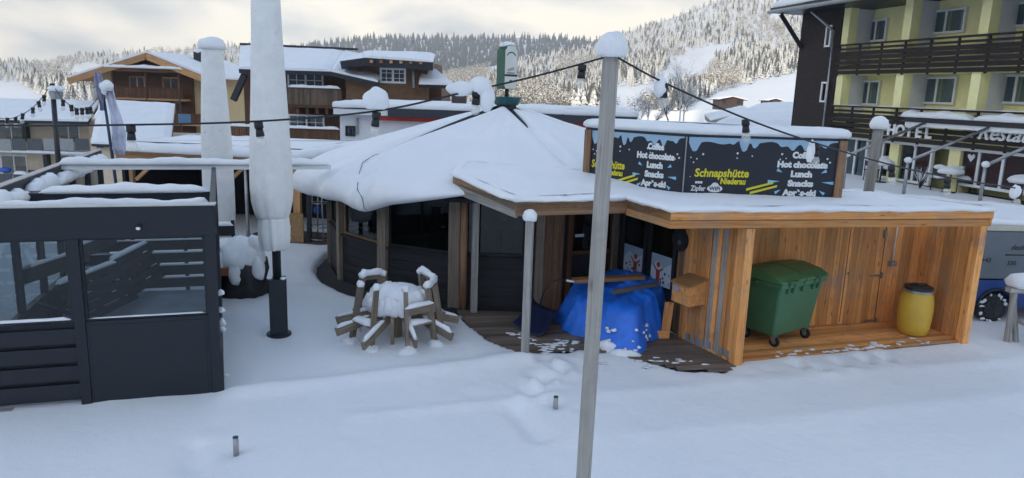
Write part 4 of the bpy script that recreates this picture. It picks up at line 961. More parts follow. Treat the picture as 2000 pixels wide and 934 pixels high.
for i in range(26):
    z = rr_.uniform(2.5, 5.9); a = R(rr_.uniform(-150, -30)); r = .355 - (z - 2.6) * .037; m.blob(tl + Vector((.06 + r * math.cos(a), r * math.sin(a), z)), (.012, .008, .014), i, .3, 6, 5)
m.build('snow_fleck', SNOW, cv)
q = G(430, 600); pq = At(432, 470, 16.4); pq.z = 0; p2 = thing('closed_parasol', 'shorter closed parasol with snow cap behind the enclosure beams', 'parasol', pq)
m = MB(); m.tube(pq, pq + Vector((0, 0, 1.2)), .06, n=10); m.build('mast', BLACKM, p2)
m = cover(pq, [(.88, .20, .12), (.92, .27, .08), (1.15, .315, .05), (1.5, .335, .03), (2.2, .335, .02), (3.2, .325, .012), (4.2, .27, .01), (5.0, .225, .01), (5.12, .215, .0)], n=44, seed=2); c2 = m.build('cover', CLOTH, p2)
m = MB(); m.blob(pq + Vector((0, 0, 5.15)), (.28, .28, .20), 6, .15, flat=-.35); m.build('snow_cap', SNOW, p2)
m = MB()
for i in range(10): z = rr_.uniform(2.6, 3.6); a = R(rr_.uniform(-120, -40)); m.blob(pq + Vector((.33 * math.cos(a), .33 * math.sin(a), z)), (.022, .012, .03), i, .3, 6, 5)
m.build('snow_fleck', SNOW, c2)

# ------------------------------------------------------------------ snowed-in grill cart
gc = G(478, 570); gr = thing('covered_grill', 'black covered grill buried under thick snow beside parasol base', 'grill', gc)
m = MB(); m.lathe([(.50, -.08), (.55, .12), (.48, .30), (.52, .48), (.45, .72), (.30, .85)], gc, 22, amp=.16, seed=2); m.build('cover', plain('black_tarp', (.012, .012, .014), .55, .3, 7, bmp=.4), gr)
m = MB(); m.box(gc + Vector((-.2, -.50, .56)), (.22, .06, .16), .2); m.build('side_board', PLANK2, gr)
m = MB(); m.blob(gc + Vector((-.05, -.05, .80)), (.50, .48, .40), 2, .14, 22, 14, flat=-.5); m.blob(gc + Vector((.30, -.1, 1.05)), (.17, .2, .22), 5, .2); m.blob(gc + Vector((-.40, -.05, .95)), (.2, .2, .22), 8, .2)
m.blob(gc + Vector((.42, -.3, .60)), (.14, .12, .25), 9, .2); m.blob(gc + Vector((-.02, -.45, .55)), (.13, .10, .30), 11, .15); m.blob(gc + Vector((-.32, -.40, .75)), (.15, .12, .25), 12, .15); m.blob(gc + Vector((-.50, -.45, .05)), (.16, .16, .28), 13, .2); m.build('snow_cap', SNOW, gr)

# ------------------------------------------------------------------ round picnic table with tipped benches
tc_ = G(775, 655); pt = thing('round_picnic_table', 'round weathered picnic table ringed by upright slatted benches under snow', 'picnic table', tc_)
m = MB(); m.lathe([(.50, .66), (.52, .67), (.52, .705), (.50, .71)], tc_, 32, smooth=False); tt_ = m.build('table_top', TABLEW, pt)
m = MB(); m.blob(tc_ + Vector((0, 0, .70)), (.53, .52, .27), 5, .10, 32, 12, flat=-.05)
for k in range(10):
    a = R(36 * k + 10); m.blob(tc_ + Vector(((.46 * math.cos(a)), .46 * math.sin(a), .72 - .05 * (k % 3))), (.13, .13, .12 + .06 * (k % 2)), k, .25, 12, 8)
for x in (-.22, .02, .2): m.blob(tc_ + Vector((x, -.49, .66)), (.14, .06, .17), x * 9, .15, 12, 8)
m.build('snow_cap', SNOW, tt_)
m = MB(); m.tube(tc_ + Vector((0, 0, -.05)), tc_ + Vector((0, 0, .66)), .10, n=10); m.build('leg', TABLEW, pt)
m = MB(); m.bar(tc_ + Vector((0, -.46, -.1)), tc_ + Vector((0, -.46, .66)), .06, .05); m.build('leg', TABLEW, pt)
angs = [-112, -68, -28, 14, 58, 122, 166, 208]
tops = []
for k, an in enumerate(angs):
    a = R(an); d = Vector((math.cos(a), math.sin(a), 0)); tg = Vector((-d.y, d.x, 0)); h = 1.02 + .05 * nz(k * 2.0)
    b0 = tc_ + d * .84 + Vector((0, 0, -.08)); t0 = tc_ + d * .66 + Vector((0, 0, h)); tops.append((t0, d))
    m = MB(); m.bar(b0, t0, .06, .11, up=d); lg = m.build('bench_post', TABLEW, pt, bevel=.006)
    m = MB(); m.blob(t0 + Vector((0, 0, .02)), (.075, .075, .065), k, .25, 10, 8)
    m.blob(b0 + Vector((0, 0, .07)) + d * .02, (.16, .16, .10), k + 3, .25, 12, 6); m.build('snow_cap', SNOW, lg)
    i0 = tc_ + d * .30 + tg * .06 + Vector((0, 0, .44)); i1 = tc_ + d * (1.16 + .05 * nz(k)) + tg * .06 + Vector((0, 0, .17 + .05 * (k % 2)))
    m = MB(); m.bar(i0, i1, .05, .15); am = m.build('bench_arm', TABLEW, pt, bevel=.006)
    m = MB(); m.ridge(i0.lerp(i1, .25) + Vector((0, 0, .068)), i1 + Vector((0, 0, .068)), .06, .055, amp=.5, droop=.02); m.build('snow_cap', SNOW, am)
for i, j, sl_ in ((3, 4, ((-.03, .10),)), (5, 6, ((-.03, .10),)), (1, 2, ((-.36, .15),)), (2, 3, ((-.05, .08),))):
    for z_, hh in sl_:
        a_, b_ = tops[i][0] + tops[i][1] * (.01 - z_ * .2) + Vector((0, 0, z_)), tops[j][0] + tops[j][1] * (.01 - z_ * .2) + Vector((0, 0, z_)); ex = (b_ - a_).normalized() * .05
        m = MB(); m.bar(a_ - ex, b_ + ex, .03, hh); bk_ = m.build('bench_slat', TABLEW, pt)
        m = MB(); m.ridge(a_ - ex + Vector((0, 0, hh / 2 - .01)), b_ + ex + Vector((0, 0, hh / 2 - .01)), .11, .10 if z_ > -.1 else .05, amp=.5, droop=.05); m.build('snow_cap', SNOW, bk_)

arm_at = lambda k, s: (lambda a: tc_ + Vector((math.cos(a), math.sin(a), 0)) * (.30 + .86 * s) + Vector((0, 0, .44 - .27 * s + .10)))(R(angs[k]))
for i, j, s_ in ((1, 2, .50), (3, 4, .6), (5, 6, .6), (7, 0, .55)):
    a_, b_ = arm_at(i, s_), arm_at(j, s_); m = MB(); m.bar(a_, b_, .16, .035); se_ = m.build('bench_seat', TABLEW, pt); m = MB(); m.ridge(a_ + Vector((0, 0, .015)), b_ + Vector((0, 0, .015)), .17, .07, amp=.5, droop=.05); m.build('snow_cap', SNOW, se_)

# ------------------------------------------------------------------ posts
def solo_post(name, p, z1, w_, label, cat, ball, mat_=GREYW, yaw=.2, lean=0, z0=-.1, grp=None):
    t = thing(name, label, cat, p, grp)
    m = MB(); m.bar(Vector((p.x, p.y, z0)), Vector((p.x + lean, p.y, z1)), w_, w_, up=(math.sin(yaw), math.cos(yaw), 0)); m.build('shaft', mat_, t, bevel=.008)
    m = MB(); m.blob((p.x + lean, p.y, z1 + ball[1] * .35), (ball[0], ball[0], ball[1]), p.x, .13, 18, 12, flat=-.45); m.build('snow_cap', SNOW, t)
q = G(1025, 698); solo_post('wooden_post', q, 2.36, .125, 'short grey wooden post with snowball cap before the canopy', 'post', (.12, .13))
q = At(1692, 360, 17.0); q = Vector((q.x, q.y, 0)); solo_post('wooden_post', q, At(1700, 250, 17.0).z, .22, 'thick grey brown post with snow cap before the hotel front', 'post', (.20, .20), GREYW, .5, .12)
pz = 4.66; P0 = Vector((.66, 5.28, 0)); lp = thing('light_pole', 'tall squared weathered pole with snow mound carrying the light strings', 'pole', P0)
m = MB(); m.bar(Vector((.612, 5.25, -.2)), Vector((.655, 5.28, pz)), .103, .103, up=(.30, .95, 0)); m.build('shaft', wood('pale_weathered_pole', (.22, .205, .18), (.37, .35, .315), (.48, .46, .425), knots=.75, tintvar=.05), lp, bevel=.01)
m = MB(); m.blob((.655, 5.26, pz + .05), (.108, .105, .122), 8, .12, 22, 14, flat=-.45); m.build('snow_cap', SNOW, lp)

# ------------------------------------------------------------------ light strings
GLOBE = bpy.data.materials.new('bulb_glass'); GLOBE.use_nodes = True; t = GLOBE.node_tree; t.nodes.clear(); o_ = node(t, 'ShaderNodeOutputMaterial')
g1, g2, g3, x1, x2 = node(t, 'ShaderNodeBsdfTransparent'), node(t, 'ShaderNodeBsdfGlossy'), node(t, 'ShaderNodeBsdfDiffuse'), node(t, 'ShaderNodeMixShader'), node(t, 'ShaderNodeMixShader')
g2.inputs['Roughness'].default_value = .08; g3.inputs[0].default_value = (.8, .78, .7, 1); x1.inputs[0].default_value = .18; x2.inputs[0].default_value = .22
for a_, b_ in ((g1.outputs[0], x1.inputs[1]), (g2.outputs[0], x1.inputs[2]), (x1.outputs[0], x2.inputs[1]), (g3.outputs[0], x2.inputs[2]), (x2.outputs[0], o_.inputs[0])): t.links.new(a_, b_); LUMP = SNOW
def string_light(label, pts, bulbs, sg=1.0, lumps=(), r=.0075):
    c0 = pts[0]; t = thing('string_light', label, 'string light', c0)
    P = []; n = len(pts)
    for i in range(n - 1):
        p0, p1, p2, p3 = pts[max(i - 1, 0)], pts[i], pts[i + 1], pts[min(i + 2, n - 1)]
        for k in range(8):
            s = k / 8; P.append(.5 * ((2 * p1) + (p2 - p0) * s + (2 * p0 - 5 * p1 + 4 * p2 - p3) * s * s + (3 * p1 - p0 - 3 * p2 + p3) * s ** 3))
    P.append(pts[-1]); m = MB(); m.ptube(P, r, 6); m.build('cable', BLACKC, t)
    for i, b in enumerate(bulbs):
        b, kind_ = b; ax = Vector(((random.random() - .5) * .3, (random.random() - .5) * .2, -1)).normalized(); s = sg
        m = MB(); m.tube(b - ax * .022 * s, b + ax * .02 * s, .030 * s, .030 * s, 12); m.tube(b + ax * .02 * s, b + ax * .075 * s, .024 * s, .029 * s, 12); so_ = m.build('socket', BLACKC, t)
        m = MB(); vs = []; c = b + ax * .10 * s
        m.tube(b + ax * .073 * s, b + ax * .09 * s, .022 * s, .030 * s, 12, False); m.blob(c + ax * .012 * s, (.034 * s, .034 * s, .036 * s), i, 0, 14, 10); m.build('bulb', GLOBE, so_)
        if kind_:
            m = MB()
            if kind_ == 1: m.blob(b + Vector((0, -.01, .10 * s)), (.085 * s, .07 * s, .085 * s), i + 2, .14, 18, 12, flat=-.7)
            elif kind_ == 2: m.blob(b + Vector((-.03, 0, -.01)), (.045, .05, .07), i, .2, 14, 10)
            elif kind_ == 3:
                m.blob(b + Vector((.03, 0, .05)), (.075, .05, .065), i, .15, 16, 10); m.blob(b + Vector((-.10, 0, .03)), (.10, .04, .05), i + 3, .2, 16, 10); m.blob(b + Vector((.075, 0, -.03)), (.05, .045, .09), i + 5, .12, 16, 10)
            else:
                m.blob(b + Vector((-.04, -.01, -.045)), (.03, .035, .085), i, .3, 14, 10)
            m.build('snow_cap', LUMP, so_)
    return t
top = Vector((.655, 5.22, pz))
cab = [At(-260, 236, 4.7), At(0, 245, 4.75), At(250, 244, 4.8), At(505, 237, 4.85), At(735, 217, 4.9), At(900, 182, 5.0), At(1050, 148, 5.1), At(1178, 113, 5.2)]
def on(px, Y, pts):  # where a pixel column meets the cable
    best = min(range(800), key=lambda k: abs(proj(pts[k // 100 if k // 100 < len(pts) - 1 else -2].lerp(pts[min(k // 100 + 1, len(pts) - 1)], (k % 100) / 100))[0] - px))
    k = best; return pts[k // 100 if k // 100 < len(pts) - 1 else -2].lerp(pts[min(k // 100 + 1, len(pts) - 1)], (k % 100) / 100)
dz = Vector((0, 0, -.028))
string_light('black light string sagging from tall pole across the parasols', cab, [(on(255, 0, cab) + dz, 0), (on(505, 0, cab) + dz, 0), (on(735, 0, cab) + dz, 1), (on(930, 0, cab) + dz, 3), (on(1137, 0, cab) + dz, 0)], .98)
cab2 = [At(1207, 113, 5.2), At(1298, 162, 5.3), At(1457, 232, 5.5), At(1600, 282, 5.8), At(1740, 322, 6.3), At(1850, 346, 6.7), At(1990, 368, 7.2), At(2150, 380, 7.6), At(2400, 385, 8.0)]
string_light('black light string falling from tall pole towards the hotel terrace', cab2, [(on(1298, 0, cab2) + dz, 2), (on(1457, 0, cab2) + dz, 0), (on(1594, 0, cab2) + dz, 4), (on(1742, 0, cab2) + dz, 0), (on(1852, 0, cab2) + dz, 0), (on(1990, 0, cab2) + dz, 2)], 1.0)

# ------------------------------------------------------------------ bin, barrel
bc = Vector((4.93, 12.93, 0)); ba = math.atan2(.73, 1.01); bx_, by_ = Vector((math.cos(ba), math.sin(ba), 0)), Vector((-math.sin(ba), math.cos(ba), 0)); fz = .07
GB = plain('green_bin_plastic', (.050, .165, .085), .42, .12, 3, bmp=.06); GB2 = plain('green_lid_plastic', (.060, .175, .070), .42, .12, 3, bmp=.06)
wb_ = thing('wheelie_bin', 'big green four wheeled waste container in the larch shed', 'waste bin', bc + Vector((0, 0, fz)))
def bp3(x, y, z): return bc + bx_ * x + by_ * y + Vector((0, 0, z + fz))
m = MB(); w0, d0, w1, d1 = .56, .36, .655, .47; zb, zt = .20, 1.20
m.hexa([bp3(-w0, -d0, zb), bp3(w0, -d0, zb), bp3(w0, d0, zb), bp3(-w0, d0, zb), bp3(-w1, -d1, zt), bp3(w1, -d1, zt), bp3(w1, d1, zt), bp3(-w1, d1, zt)]); m.build('body', GB, wb_, bevel=.04)
m = MB(); m.hexa([bp3(-w1 - .03, -d1 - .03, zt - .09), bp3(w1 + .03, -d1 - .03, zt - .09), bp3(w1 + .03, d1 + .03, zt - .09), bp3(-w1 - .03, d1 + .03, zt - .09), bp3(-w1 - .03, -d1 - .03, zt), bp3(w1 + .03, -d1 - .03, zt), bp3(w1 + .03, d1 + .03, zt), bp3(-w1 - .03, d1 + .03, zt)])
for x in (-.46, -.30, -.02, .30, .46): m.hexa([bp3(x - .012, -d1 - .03, zt - .2), bp3(x + .012, -d1 - .03, zt - .2), bp3(x + .012, -d1 + .02, zt - .2), bp3(x - .012, -d1 + .02, zt - .2), bp3(x - .012, -d1 - .06, zt), bp3(x + .012, -d1 - .06, zt), bp3(x + .012, -d1 + .02, zt), bp3(x - .012, -d1 + .02, zt)])
m.build('rim', GB, wb_, bevel=.012)
m = MB(); prof_ = [(-d1 - .06, zt + .004), (-d1 - .06, zt + .05), (-d1 + .10, zt + .13), (0, zt + .19), (d1 - .1, zt + .15), (d1 + .04, zt + .06), (d1 + .04, zt + .004)]
for a, b in ((-w1 - .05, -.01), (.01, w1 + .05)):
    vs = [bp3(a, y, z) for y, z in prof_] + [bp3(b, y, z) for y, z in prof_]; n = len(prof_)
    m.add(vs, [tuple(range(n)), tuple(reversed(range(n, 2 * n)))] + [((i + 1) % n, i, i + n, (i + 1) % n + n) for i in range(n)])
m.build('lid', GB2, wb_, bevel=.02)
for x in (-.42, .42):
    m = MB(); m.tube(bp3(x - .12, -d1 - .10, zt + .04), bp3(x + .12, -d1 - .10, zt + .04), .018); m.bar(bp3(x - .12, -d1 - .1, zt + .04), bp3(x - .12, -d1 + .0, zt + .06), .03, .03); m.bar(bp3(x + .12, -d1 - .1, zt + .04), bp3(x + .12, -d1 + .0, zt + .06), .03, .03); m.build('handle', GB, wb_)
for x in (-1, 1):
    m = MB(); m.tube(bp3(x * (w1 + .02), 0, zt - .05), bp3(x * (w1 + .09), 0, zt - .05), .03); m.build('trunnion', GB, wb_)
RUB = plain('black_rubber', (.015, .015, .016), .7, .2, 8)
for x in (-.47, .47):
    for y in (-.30, .30):
        m = MB(); m.tube(bp3(x - .025, y - .03, .10), bp3(x + .025, y - .03, .10), .10, n=20, smooth=False); wl_ = m.build('wheel', RUB, wb_, bevel=.01)
        m = MB(); m.tube(bp3(x - .03, y - .03, .10), bp3(x + .03, y - .03, .10), .045, n=12); m.build('hub', plain('grey_hub', (.2, .2, .2)), wl_)
        m = MB(); m.hexa([bp3(x - .045, y - .05, .10), bp3(x + .045, y - .05, .10), bp3(x + .045, y + .01, .10), bp3(x - .045, y + .01, .10), bp3(x - .045, y - .06, .21), bp3(x + .045, y - .06, .21), bp3(x + .045, y + .06, .21), bp3(x - .045, y + .06, .21)]); m.build('fork', STEEL, wb_)
q = G(1781, 651, .07); br_ = thing('barrel', 'yellow plastic barrel with black lid in the shed corner', 'barrel', q)
m = MB(); m.lathe([(.22, 0), (.255, .03), (.285, .15), (.30, .35), (.305, .5), (.295, .66), (.27, .78), (.245, .84), (.24, .86)], q, 36); m.build('body', plain('yellow_plastic', (.66, .42, .05), .45, .12, 3, bmp=.1), br_)
m = MB(); m.lathe([(.255, .845), (.275, .85), (.275, .885), (.25, .89), (.24, .875), (.235, .93), (.20, .945)], q, 36, smooth=False); m.build('clamp_ring', STEEL, br_)
m = MB(); m.lathe([(.25, .89), (.25, .94), (.22, .955), (.06, .955), (.05, .985)], q, 30, smooth=False); ld = m.build('lid', BLACKM, br_); m = MB(); m.bar(q + Vector((-.16, 0, .97)), q + Vector((.16, .03, .97)), .05, .04); m.build('grip', BLACKM, ld)

# ------------------------------------------------------------------ blue tarpaulin over a stack, planks, snow shovel
tp_ = G(1212, 640); tp_ = Vector((tp_.x, tp_.y, .02)); TARP = plain('blue_tarpaulin', (.015, .16, .72), .36, .22, 5, bmp=.5)
foot = [G(*p) for p in [(1092, 640), (1150, 668), (1196, 690), (1243, 699), (1262, 672), (1300, 655), (1306, 628), (1270, 600), (1200, 590), (1130, 600)]]
fa = sorted([(math.atan2(p.y - tp_.y, p.x - tp_.x), math.hypot(p.x - tp_.x, p.y - tp_.y)) for p in foot]); A = np.array([f[0] for f in fa]); RR = np.array([f[1] for f in fa])
def rad(a): return float(np.interp(a, A, RR, period=2 * math.pi))
NA, NRW = 110, 18; vs = []
tr_ = random.Random(8)
for i in range(NA):
    a = -math.pi + 2 * math.pi * i / NA; r0 = rad(a); fo = .5 * math.sin(a * 9 + 1) + .3 * math.sin(a * 17) + .2 * math.sin(a * 29 + 2)
    for j in range(NRW + 1):
        s = j / NRW; hgt = .84 + .10 * math.cos(a - .6); fl = .58
        if s < fl: r = r0 * s / fl * .74; z = hgt - .10 * (s / fl) ** 2
        else: k = (s - fl) / (1 - fl); r = r0 * (.74 + .26 * k + .05 * fo * k); z = (hgt - .10) * (1 - k ** 1.15) + .02 * k
        x, y = tp_.x + r * math.cos(a), tp_.y + r * math.sin(a); z += .05 * nz(x * 2.6, y * 2.6) * (1 - max(0, s - .6) * 1.5) + .030 * (1 - abs(nz(x * 5 + z * 4, y * 5 - z * 3)) * 2) * (1 - max(0, s - .8) * 4)
        vs.append((x, y, tp_.z + max(z, .012)))
m = MB(); n = NRW + 1; m.add(vs, [(i * n + j, ((i + 1) % NA) * n + j, ((i + 1) % NA) * n + j + 1, i * n + j + 1) for i in range(NA) for j in range(NRW)], smooth=True)
tpo = m.build('sheet', TARP, None, tp_); tpo.name = 'blue_tarpaulin'; ORG['blue_tarpaulin'] = tp_; tag(tpo, 'crumpled blue tarpaulin draped over a stack on the deck', 'tarpaulin')
m = MB(); sd2 = bpy.data.objects
for i in range(46):
    px, py = tr_.uniform(1165, 1262), tr_.uniform(612, 690); a = Vector((tp_.x, tp_.y, 0)); q = At(px, py, 12.9 - (py - 612) * .004)
    dist = math.hypot(q.x - tp_.x, q.y - tp_.y); aa = math.atan2(q.y - tp_.y, q.x - tp_.x); r0 = rad(aa)
    k = min(1, max(0, (q.z - .02) / .85)); rr = r0 * (.74 + .26 * (1 - k) ** .87) + .01
    m.blob((tp_.x + rr * math.cos(aa), tp_.y + rr * math.sin(aa), q.z), (tr_.uniform(.02, .06), .02, tr_.uniform(.015, .035)), i, .4, 8, 6)
m.blob(G(1190, 686) + Vector((0, .05, .03)), (.20, .16, .16), 3, .3, 18, 10); m.blob(G(1222, 695) + Vector((0, 0, .02)), (.28, .12, .09), 7, .3, 18, 10); m.blob(G(1176, 668) + Vector((0, .1, .10)), (.13, .14, .20), 5, .3, 14, 10)
m.build('snow_cap', SNOW, tpo)
m = MB(); a, b = At(1120, 548, 13.2), At(1256, 541, 13.55); m.bar(a, b, .20, .07); o = m.build('plank', CHALO, None, a); o.name = 'orange_plank'; tag(o, 'orange brown plank lying across the back of the blue tarpaulin', 'plank')
m = MB(); a, b = At(1197, 571, 12.85), At(1285, 555, 13.3); m.bar(a, b, .06, .075); o = m.build('plank', DECKW, None, a); o.name = 'grey_plank'; tag(o, 'short dark grey batten resting on top of blue tarpaulin', 'plank')
m = MB(); a = At(1225, 538, 13.9); m.blob(a + Vector((0, 0, -.14)), (.22, .18, .2), 4, .3, 14, 10); o = m.build('bundle', TARP, None, a); o.name = 'tarpaulin_bundle'; tag(o, 'small crumpled blue bundle behind the orange brown plank', 'tarpaulin')
a = G(1290, 672); st_ = thing('larch_stand', 'orange larch board leg standing beside the blue tarpaulin edge', 'board', a)
m = MB(); m.bar(a + Vector((.12, .25, 0)), a + Vector((.16, .25, .72)), .16, .04, up=(0, 1, 0)); m.build('board', ORANGEW, st_); m = MB(); m.bar(a + Vector((-.32, .2, .08)), a + Vector((.2, .25, .08)), .04, .18); m.build('rail', ORANGEW, st_)
sc0 = G(1046, 645); sh = thing('snow_shovel', 'navy blue snow scoop shovel leaning on the canopy deck', 'shovel', sc0)
NAVY = plain('navy_plastic', (.012, .018, .06), .4, .15, 5)
a, b, c, d = G(1000, 640, .04), G(1060, 662, .04), G(1092, 632, .10), G(1040, 610, .13)
m = MB(); N = 10; vs = []
for i in range(N + 1):
    for j in range(9):
        s, t = i / N, j / 8; p = a.lerp(b, s).lerp(d.lerp(c, s), t); z = .17 * t ** 1.6 + (.10 * (2 * abs(s - .5)) ** 4) + (.008 if i % 2 else 0); vs.append(p + Vector((0, .14 * t * t, z)))
m.add(vs, [(i * 9 + j, (i + 1) * 9 + j, (i + 1) * 9 + j + 1, i * 9 + j + 1) for i in range(N) for j in range(8)], smooth=True); bl = m.build('blade', NAVY, sh); md = bl.modifiers.new('thick', 'SOLIDIFY'); md.thickness = .012
h0 = d.lerp(c, .3) + Vector((0, .1, .25)); m = MB(); m.ptube([h0 - Vector((0, .1, .2)), h0, At(1062, 570, 13.1), At(1075, 552, 13.15), At(1092, 546, 13.15), At(1108, 549, 13.15)], .016, 8); hd = m.build('handle', BLACKM, sh)
m = MB(); m.tube(At(1106, 548, 13.14), At(1124, 551, 13.16), .022); m.build('grip', WHITEP, hd)
# loose snow left on the deck boards
m = MB()
for i in range(60):
    px, py = (tr_.gauss(1085, 22), tr_.gauss(677, 7)) if i < 34 else (tr_.gauss(1015, 16), tr_.gauss(655, 5)) if i < 44 else (tr_.gauss(1310, 45), tr_.gauss(708, 4)); q = G(px, py, .035); m.blob(q, (tr_.uniform(.02, .09), tr_.uniform(.02, .05), .008), i, .6, 10, 5)
for i in range(50):
    q = FL.lerp(FR, tr_.uniform(.15, .85)) + SE2 * abs(tr_.gauss(.08, .10)); m.blob((q.x, q.y, .075), (tr_.uniform(.02, .08), tr_.uniform(.02, .05), .008), i, .6, 10, 5)
kind(m.build('loose_snow', SNOW), 'stuff')

# ------------------------------------------------------------------ ground sleeves, bench, truck
for i, (p, px, py, h) in enumerate(((PEGS[0], 1085, 768, .15), (PEGS[1], 461, 847, .155))):
    t = thing('ground_sleeve', ['steel tube sticking out of snow near the tall light pole', 'steel tube sticking out of snow in front of dark enclosure panel'][i], 'ground sleeve', p, 'steel tubes standing in the snow')
    m = MB(); m.tube(p + Vector((0, 0, -.15)), p + Vector((0, 0, h)), .033, n=16, smooth=True); m.build('tube', STEEL, t); m = MB(); m.tube(p + Vector((0, 0, h + .001)), p + Vector((0, 0, h + .012)), .034, n=16); m.build('cap', plain('dark_green_cap', (.03, .06, .05)), t)
bp0 = G(1968, 668); bn = thing('wooden_bench', 'weathered bench with snow heaped backrest beside the parked truck', 'bench', bp0)
def bq(x, y, z): return bp0 + Vector((x, y, z))
for s in (0, 1.5):
    m = MB(); m.bar(bq(s - .02, 0, -.1), bq(s + .05, .12, 1.02), .10, .06, up=(0, 1, 0)); m.build('leg', GREYW, bn); m = MB(); m.bar(bq(s + .18, -.0, -.1), bq(s + .09, .25, 1.0), .09, .06, up=(0, 1, 0)); m.build('leg', GREYW, bn)
m = MB(); m.bar(bq(-.08, .12, 1.00), bq(1.7, .12, 1.00), .16, .09); bb = m.build('backrest', GREYW, bn); m = MB(); m.blob(bq(.15, .12, 1.17), (.27, .22, .17), 3, .12, 20, 12, flat=-.75); m.ridge(bq(.3, .12, 1.04), bq(1.7, .12, 1.04), .26, .20); m.build('snow_cap', SNOW, bb)
m = MB(); m.bar(bq(.10, -.18, .42), bq(1.7, -.18, .42), .30, .05); ss = m.build('seat', GREYW, bn); m = MB(); m.ridge(bq(.14, -.18, .44), bq(1.7, -.18, .44), .3, .07); m.build('snow_cap', SNOW, ss)
tw = G(1934, 628); BLUEP = plain('blue_car_paint', (.008, .045, .20), .3, .1, 2, bmp=0); TARPG = plain('grey_truck_tarp', (.135, .16, .18), .7, .14, 1.2, bmp=.2)
tk = thing('truck', 'blue flatbed truck with grey tarpaulin body parked behind shed', 'truck', tw)
tv = VP((tw.x - .9, tw.y), (tw.x + 4.2, tw.y + .35)); 
m = MB(); m.vbox(tv, -.1, 5.0, .92, 1.93, -2.0, .10); tb = m.build('tarpaulin_body', TARPG, tk, bevel=.03)
m = MB(); m.vbox(tv, -.14, 5.03, 1.935, 2.05, -2.03, .13); m.build('roof_rim', plain('cream_rim', (.50, .50, .40), .6), tk, bevel=.02); m = MB(); m.slab([tv.P(-.1, 0, .1), tv.P(5, 0, .1), tv.P(5, 0, -2), tv.P(-.1, 0, -2)], 2.05, .12); m.build('snow_cap', SNOW, tk)
INK = paint('black_ink', (.012, .014, .018)); m = MB()
u, z = tv.uz(1981, 486); write(m, tv, u, z, .104, 'desin', .15, .004, .25); u, z = tv.uz(1927, 510); write(m, tv, u - .12, z, .104, '1+43', .13, .004); u, z = tv.uz(1968, 516); write(m, tv, u + .0, z, .104, '330', .13, .004); u, z = tv.uz(1985, 496); m.vbox(tv, u - .32, u + .5, z - .02, z + .01, .101, .103); m.build('lettering', INK, tb)
u0 = tv.uz(1934, 600)[0]
rr = .31; op = [(u, z) for u, z in [(u0 - .62, .38), (u0 - .42, .36)]] + [(u0 + .40 * math.cos(R(a)), .31 + .40 * math.sin(R(a))) for a in range(172, 7, -15)] + [(u0 + .42, .34), (4.9, .34), (4.9, .90), (u0 - .62, .90)]
m = MB(); m.vprism(tv, op, -.10, .12); m.vbox(tv, u0 - .62, 4.9, .42, .90, -1.9, -.11); m.build('body', BLUEP, tk, bevel=.01)
m = MB(); m.vprism(tv, [(u0 + .43 * math.cos(R(a)), .31 + .43 * math.sin(R(a))) for a in range(170, 9, -10)] + [(u0 + .385 * math.cos(R(a)), .31 + .385 * math.sin(R(a))) for a in range(10, 171, 10)], .12, .15); m.build('wheel_arch', BLACKM, tk)
m = MB(); m.tube(tv.P(u0, rr - .02, -.12), tv.P(u0, rr - .02, .08), rr, n=32, smooth=False); whl = m.build('wheel', RUB, tk, bevel=.02)
m = MB(); m.tube(tv.P(u0, rr - .02, .081), tv.P(u0, rr - .02, .09), .20, n=24); [m.bar(tv.P(u0, rr - .02, .095), tv.P(u0 + .19 * math.cos(R(k * 36)), rr - .02 + .19 * math.sin(R(k * 36)), .095), .03, .01, up=tv.n) for k in range(10)]; m.build('rim', plain('dark_alloy', (.05, .05, .055), .4, metal=.6), whl)
m = MB()
for k in range(16): a = R(95 + rr_.gauss(40, 60)); q = rr_.uniform(.26, .31); m.blob(tv.P(u0 + q * math.cos(a), rr - .02 + q * math.sin(a), .085), (rr_.uniform(.02, .06), .010, rr_.uniform(.015, .04)), k, .5, 8, 6)
m.build('snow_fleck', SNOW, whl)
m = MB(); m.tube(tv.P(u0 + 3.1, rr - .02, -.10), tv.P(u0 + 3.1, rr - .02, .14), rr, n=32, smooth=False); w2 = m.build('wheel', RUB, tk, bevel=.02); m = MB(); m.tube(tv.P(u0 + 3.1, rr - .02, .141), tv.P(u0 + 3.1, rr - .02, .15), .2, n=24); m.build('rim', plain('dark_steel_rim', (.05, .05, .055), .4, metal=.6), w2)
m = MB(); m.hexa([tv.P(5.05, .4, .08), tv.P(6.5, .4, .08), tv.P(6.5, .4, -1.9), tv.P(5.05, .4, -1.9), tv.P(5.05, 1.85, 0), tv.P(5.9, 1.85, 0), tv.P(5.9, 1.85, -1.8), tv.P(5.05, 1.85, -1.8)]); m.build('cab', BLUEP, tk, bevel=.06)
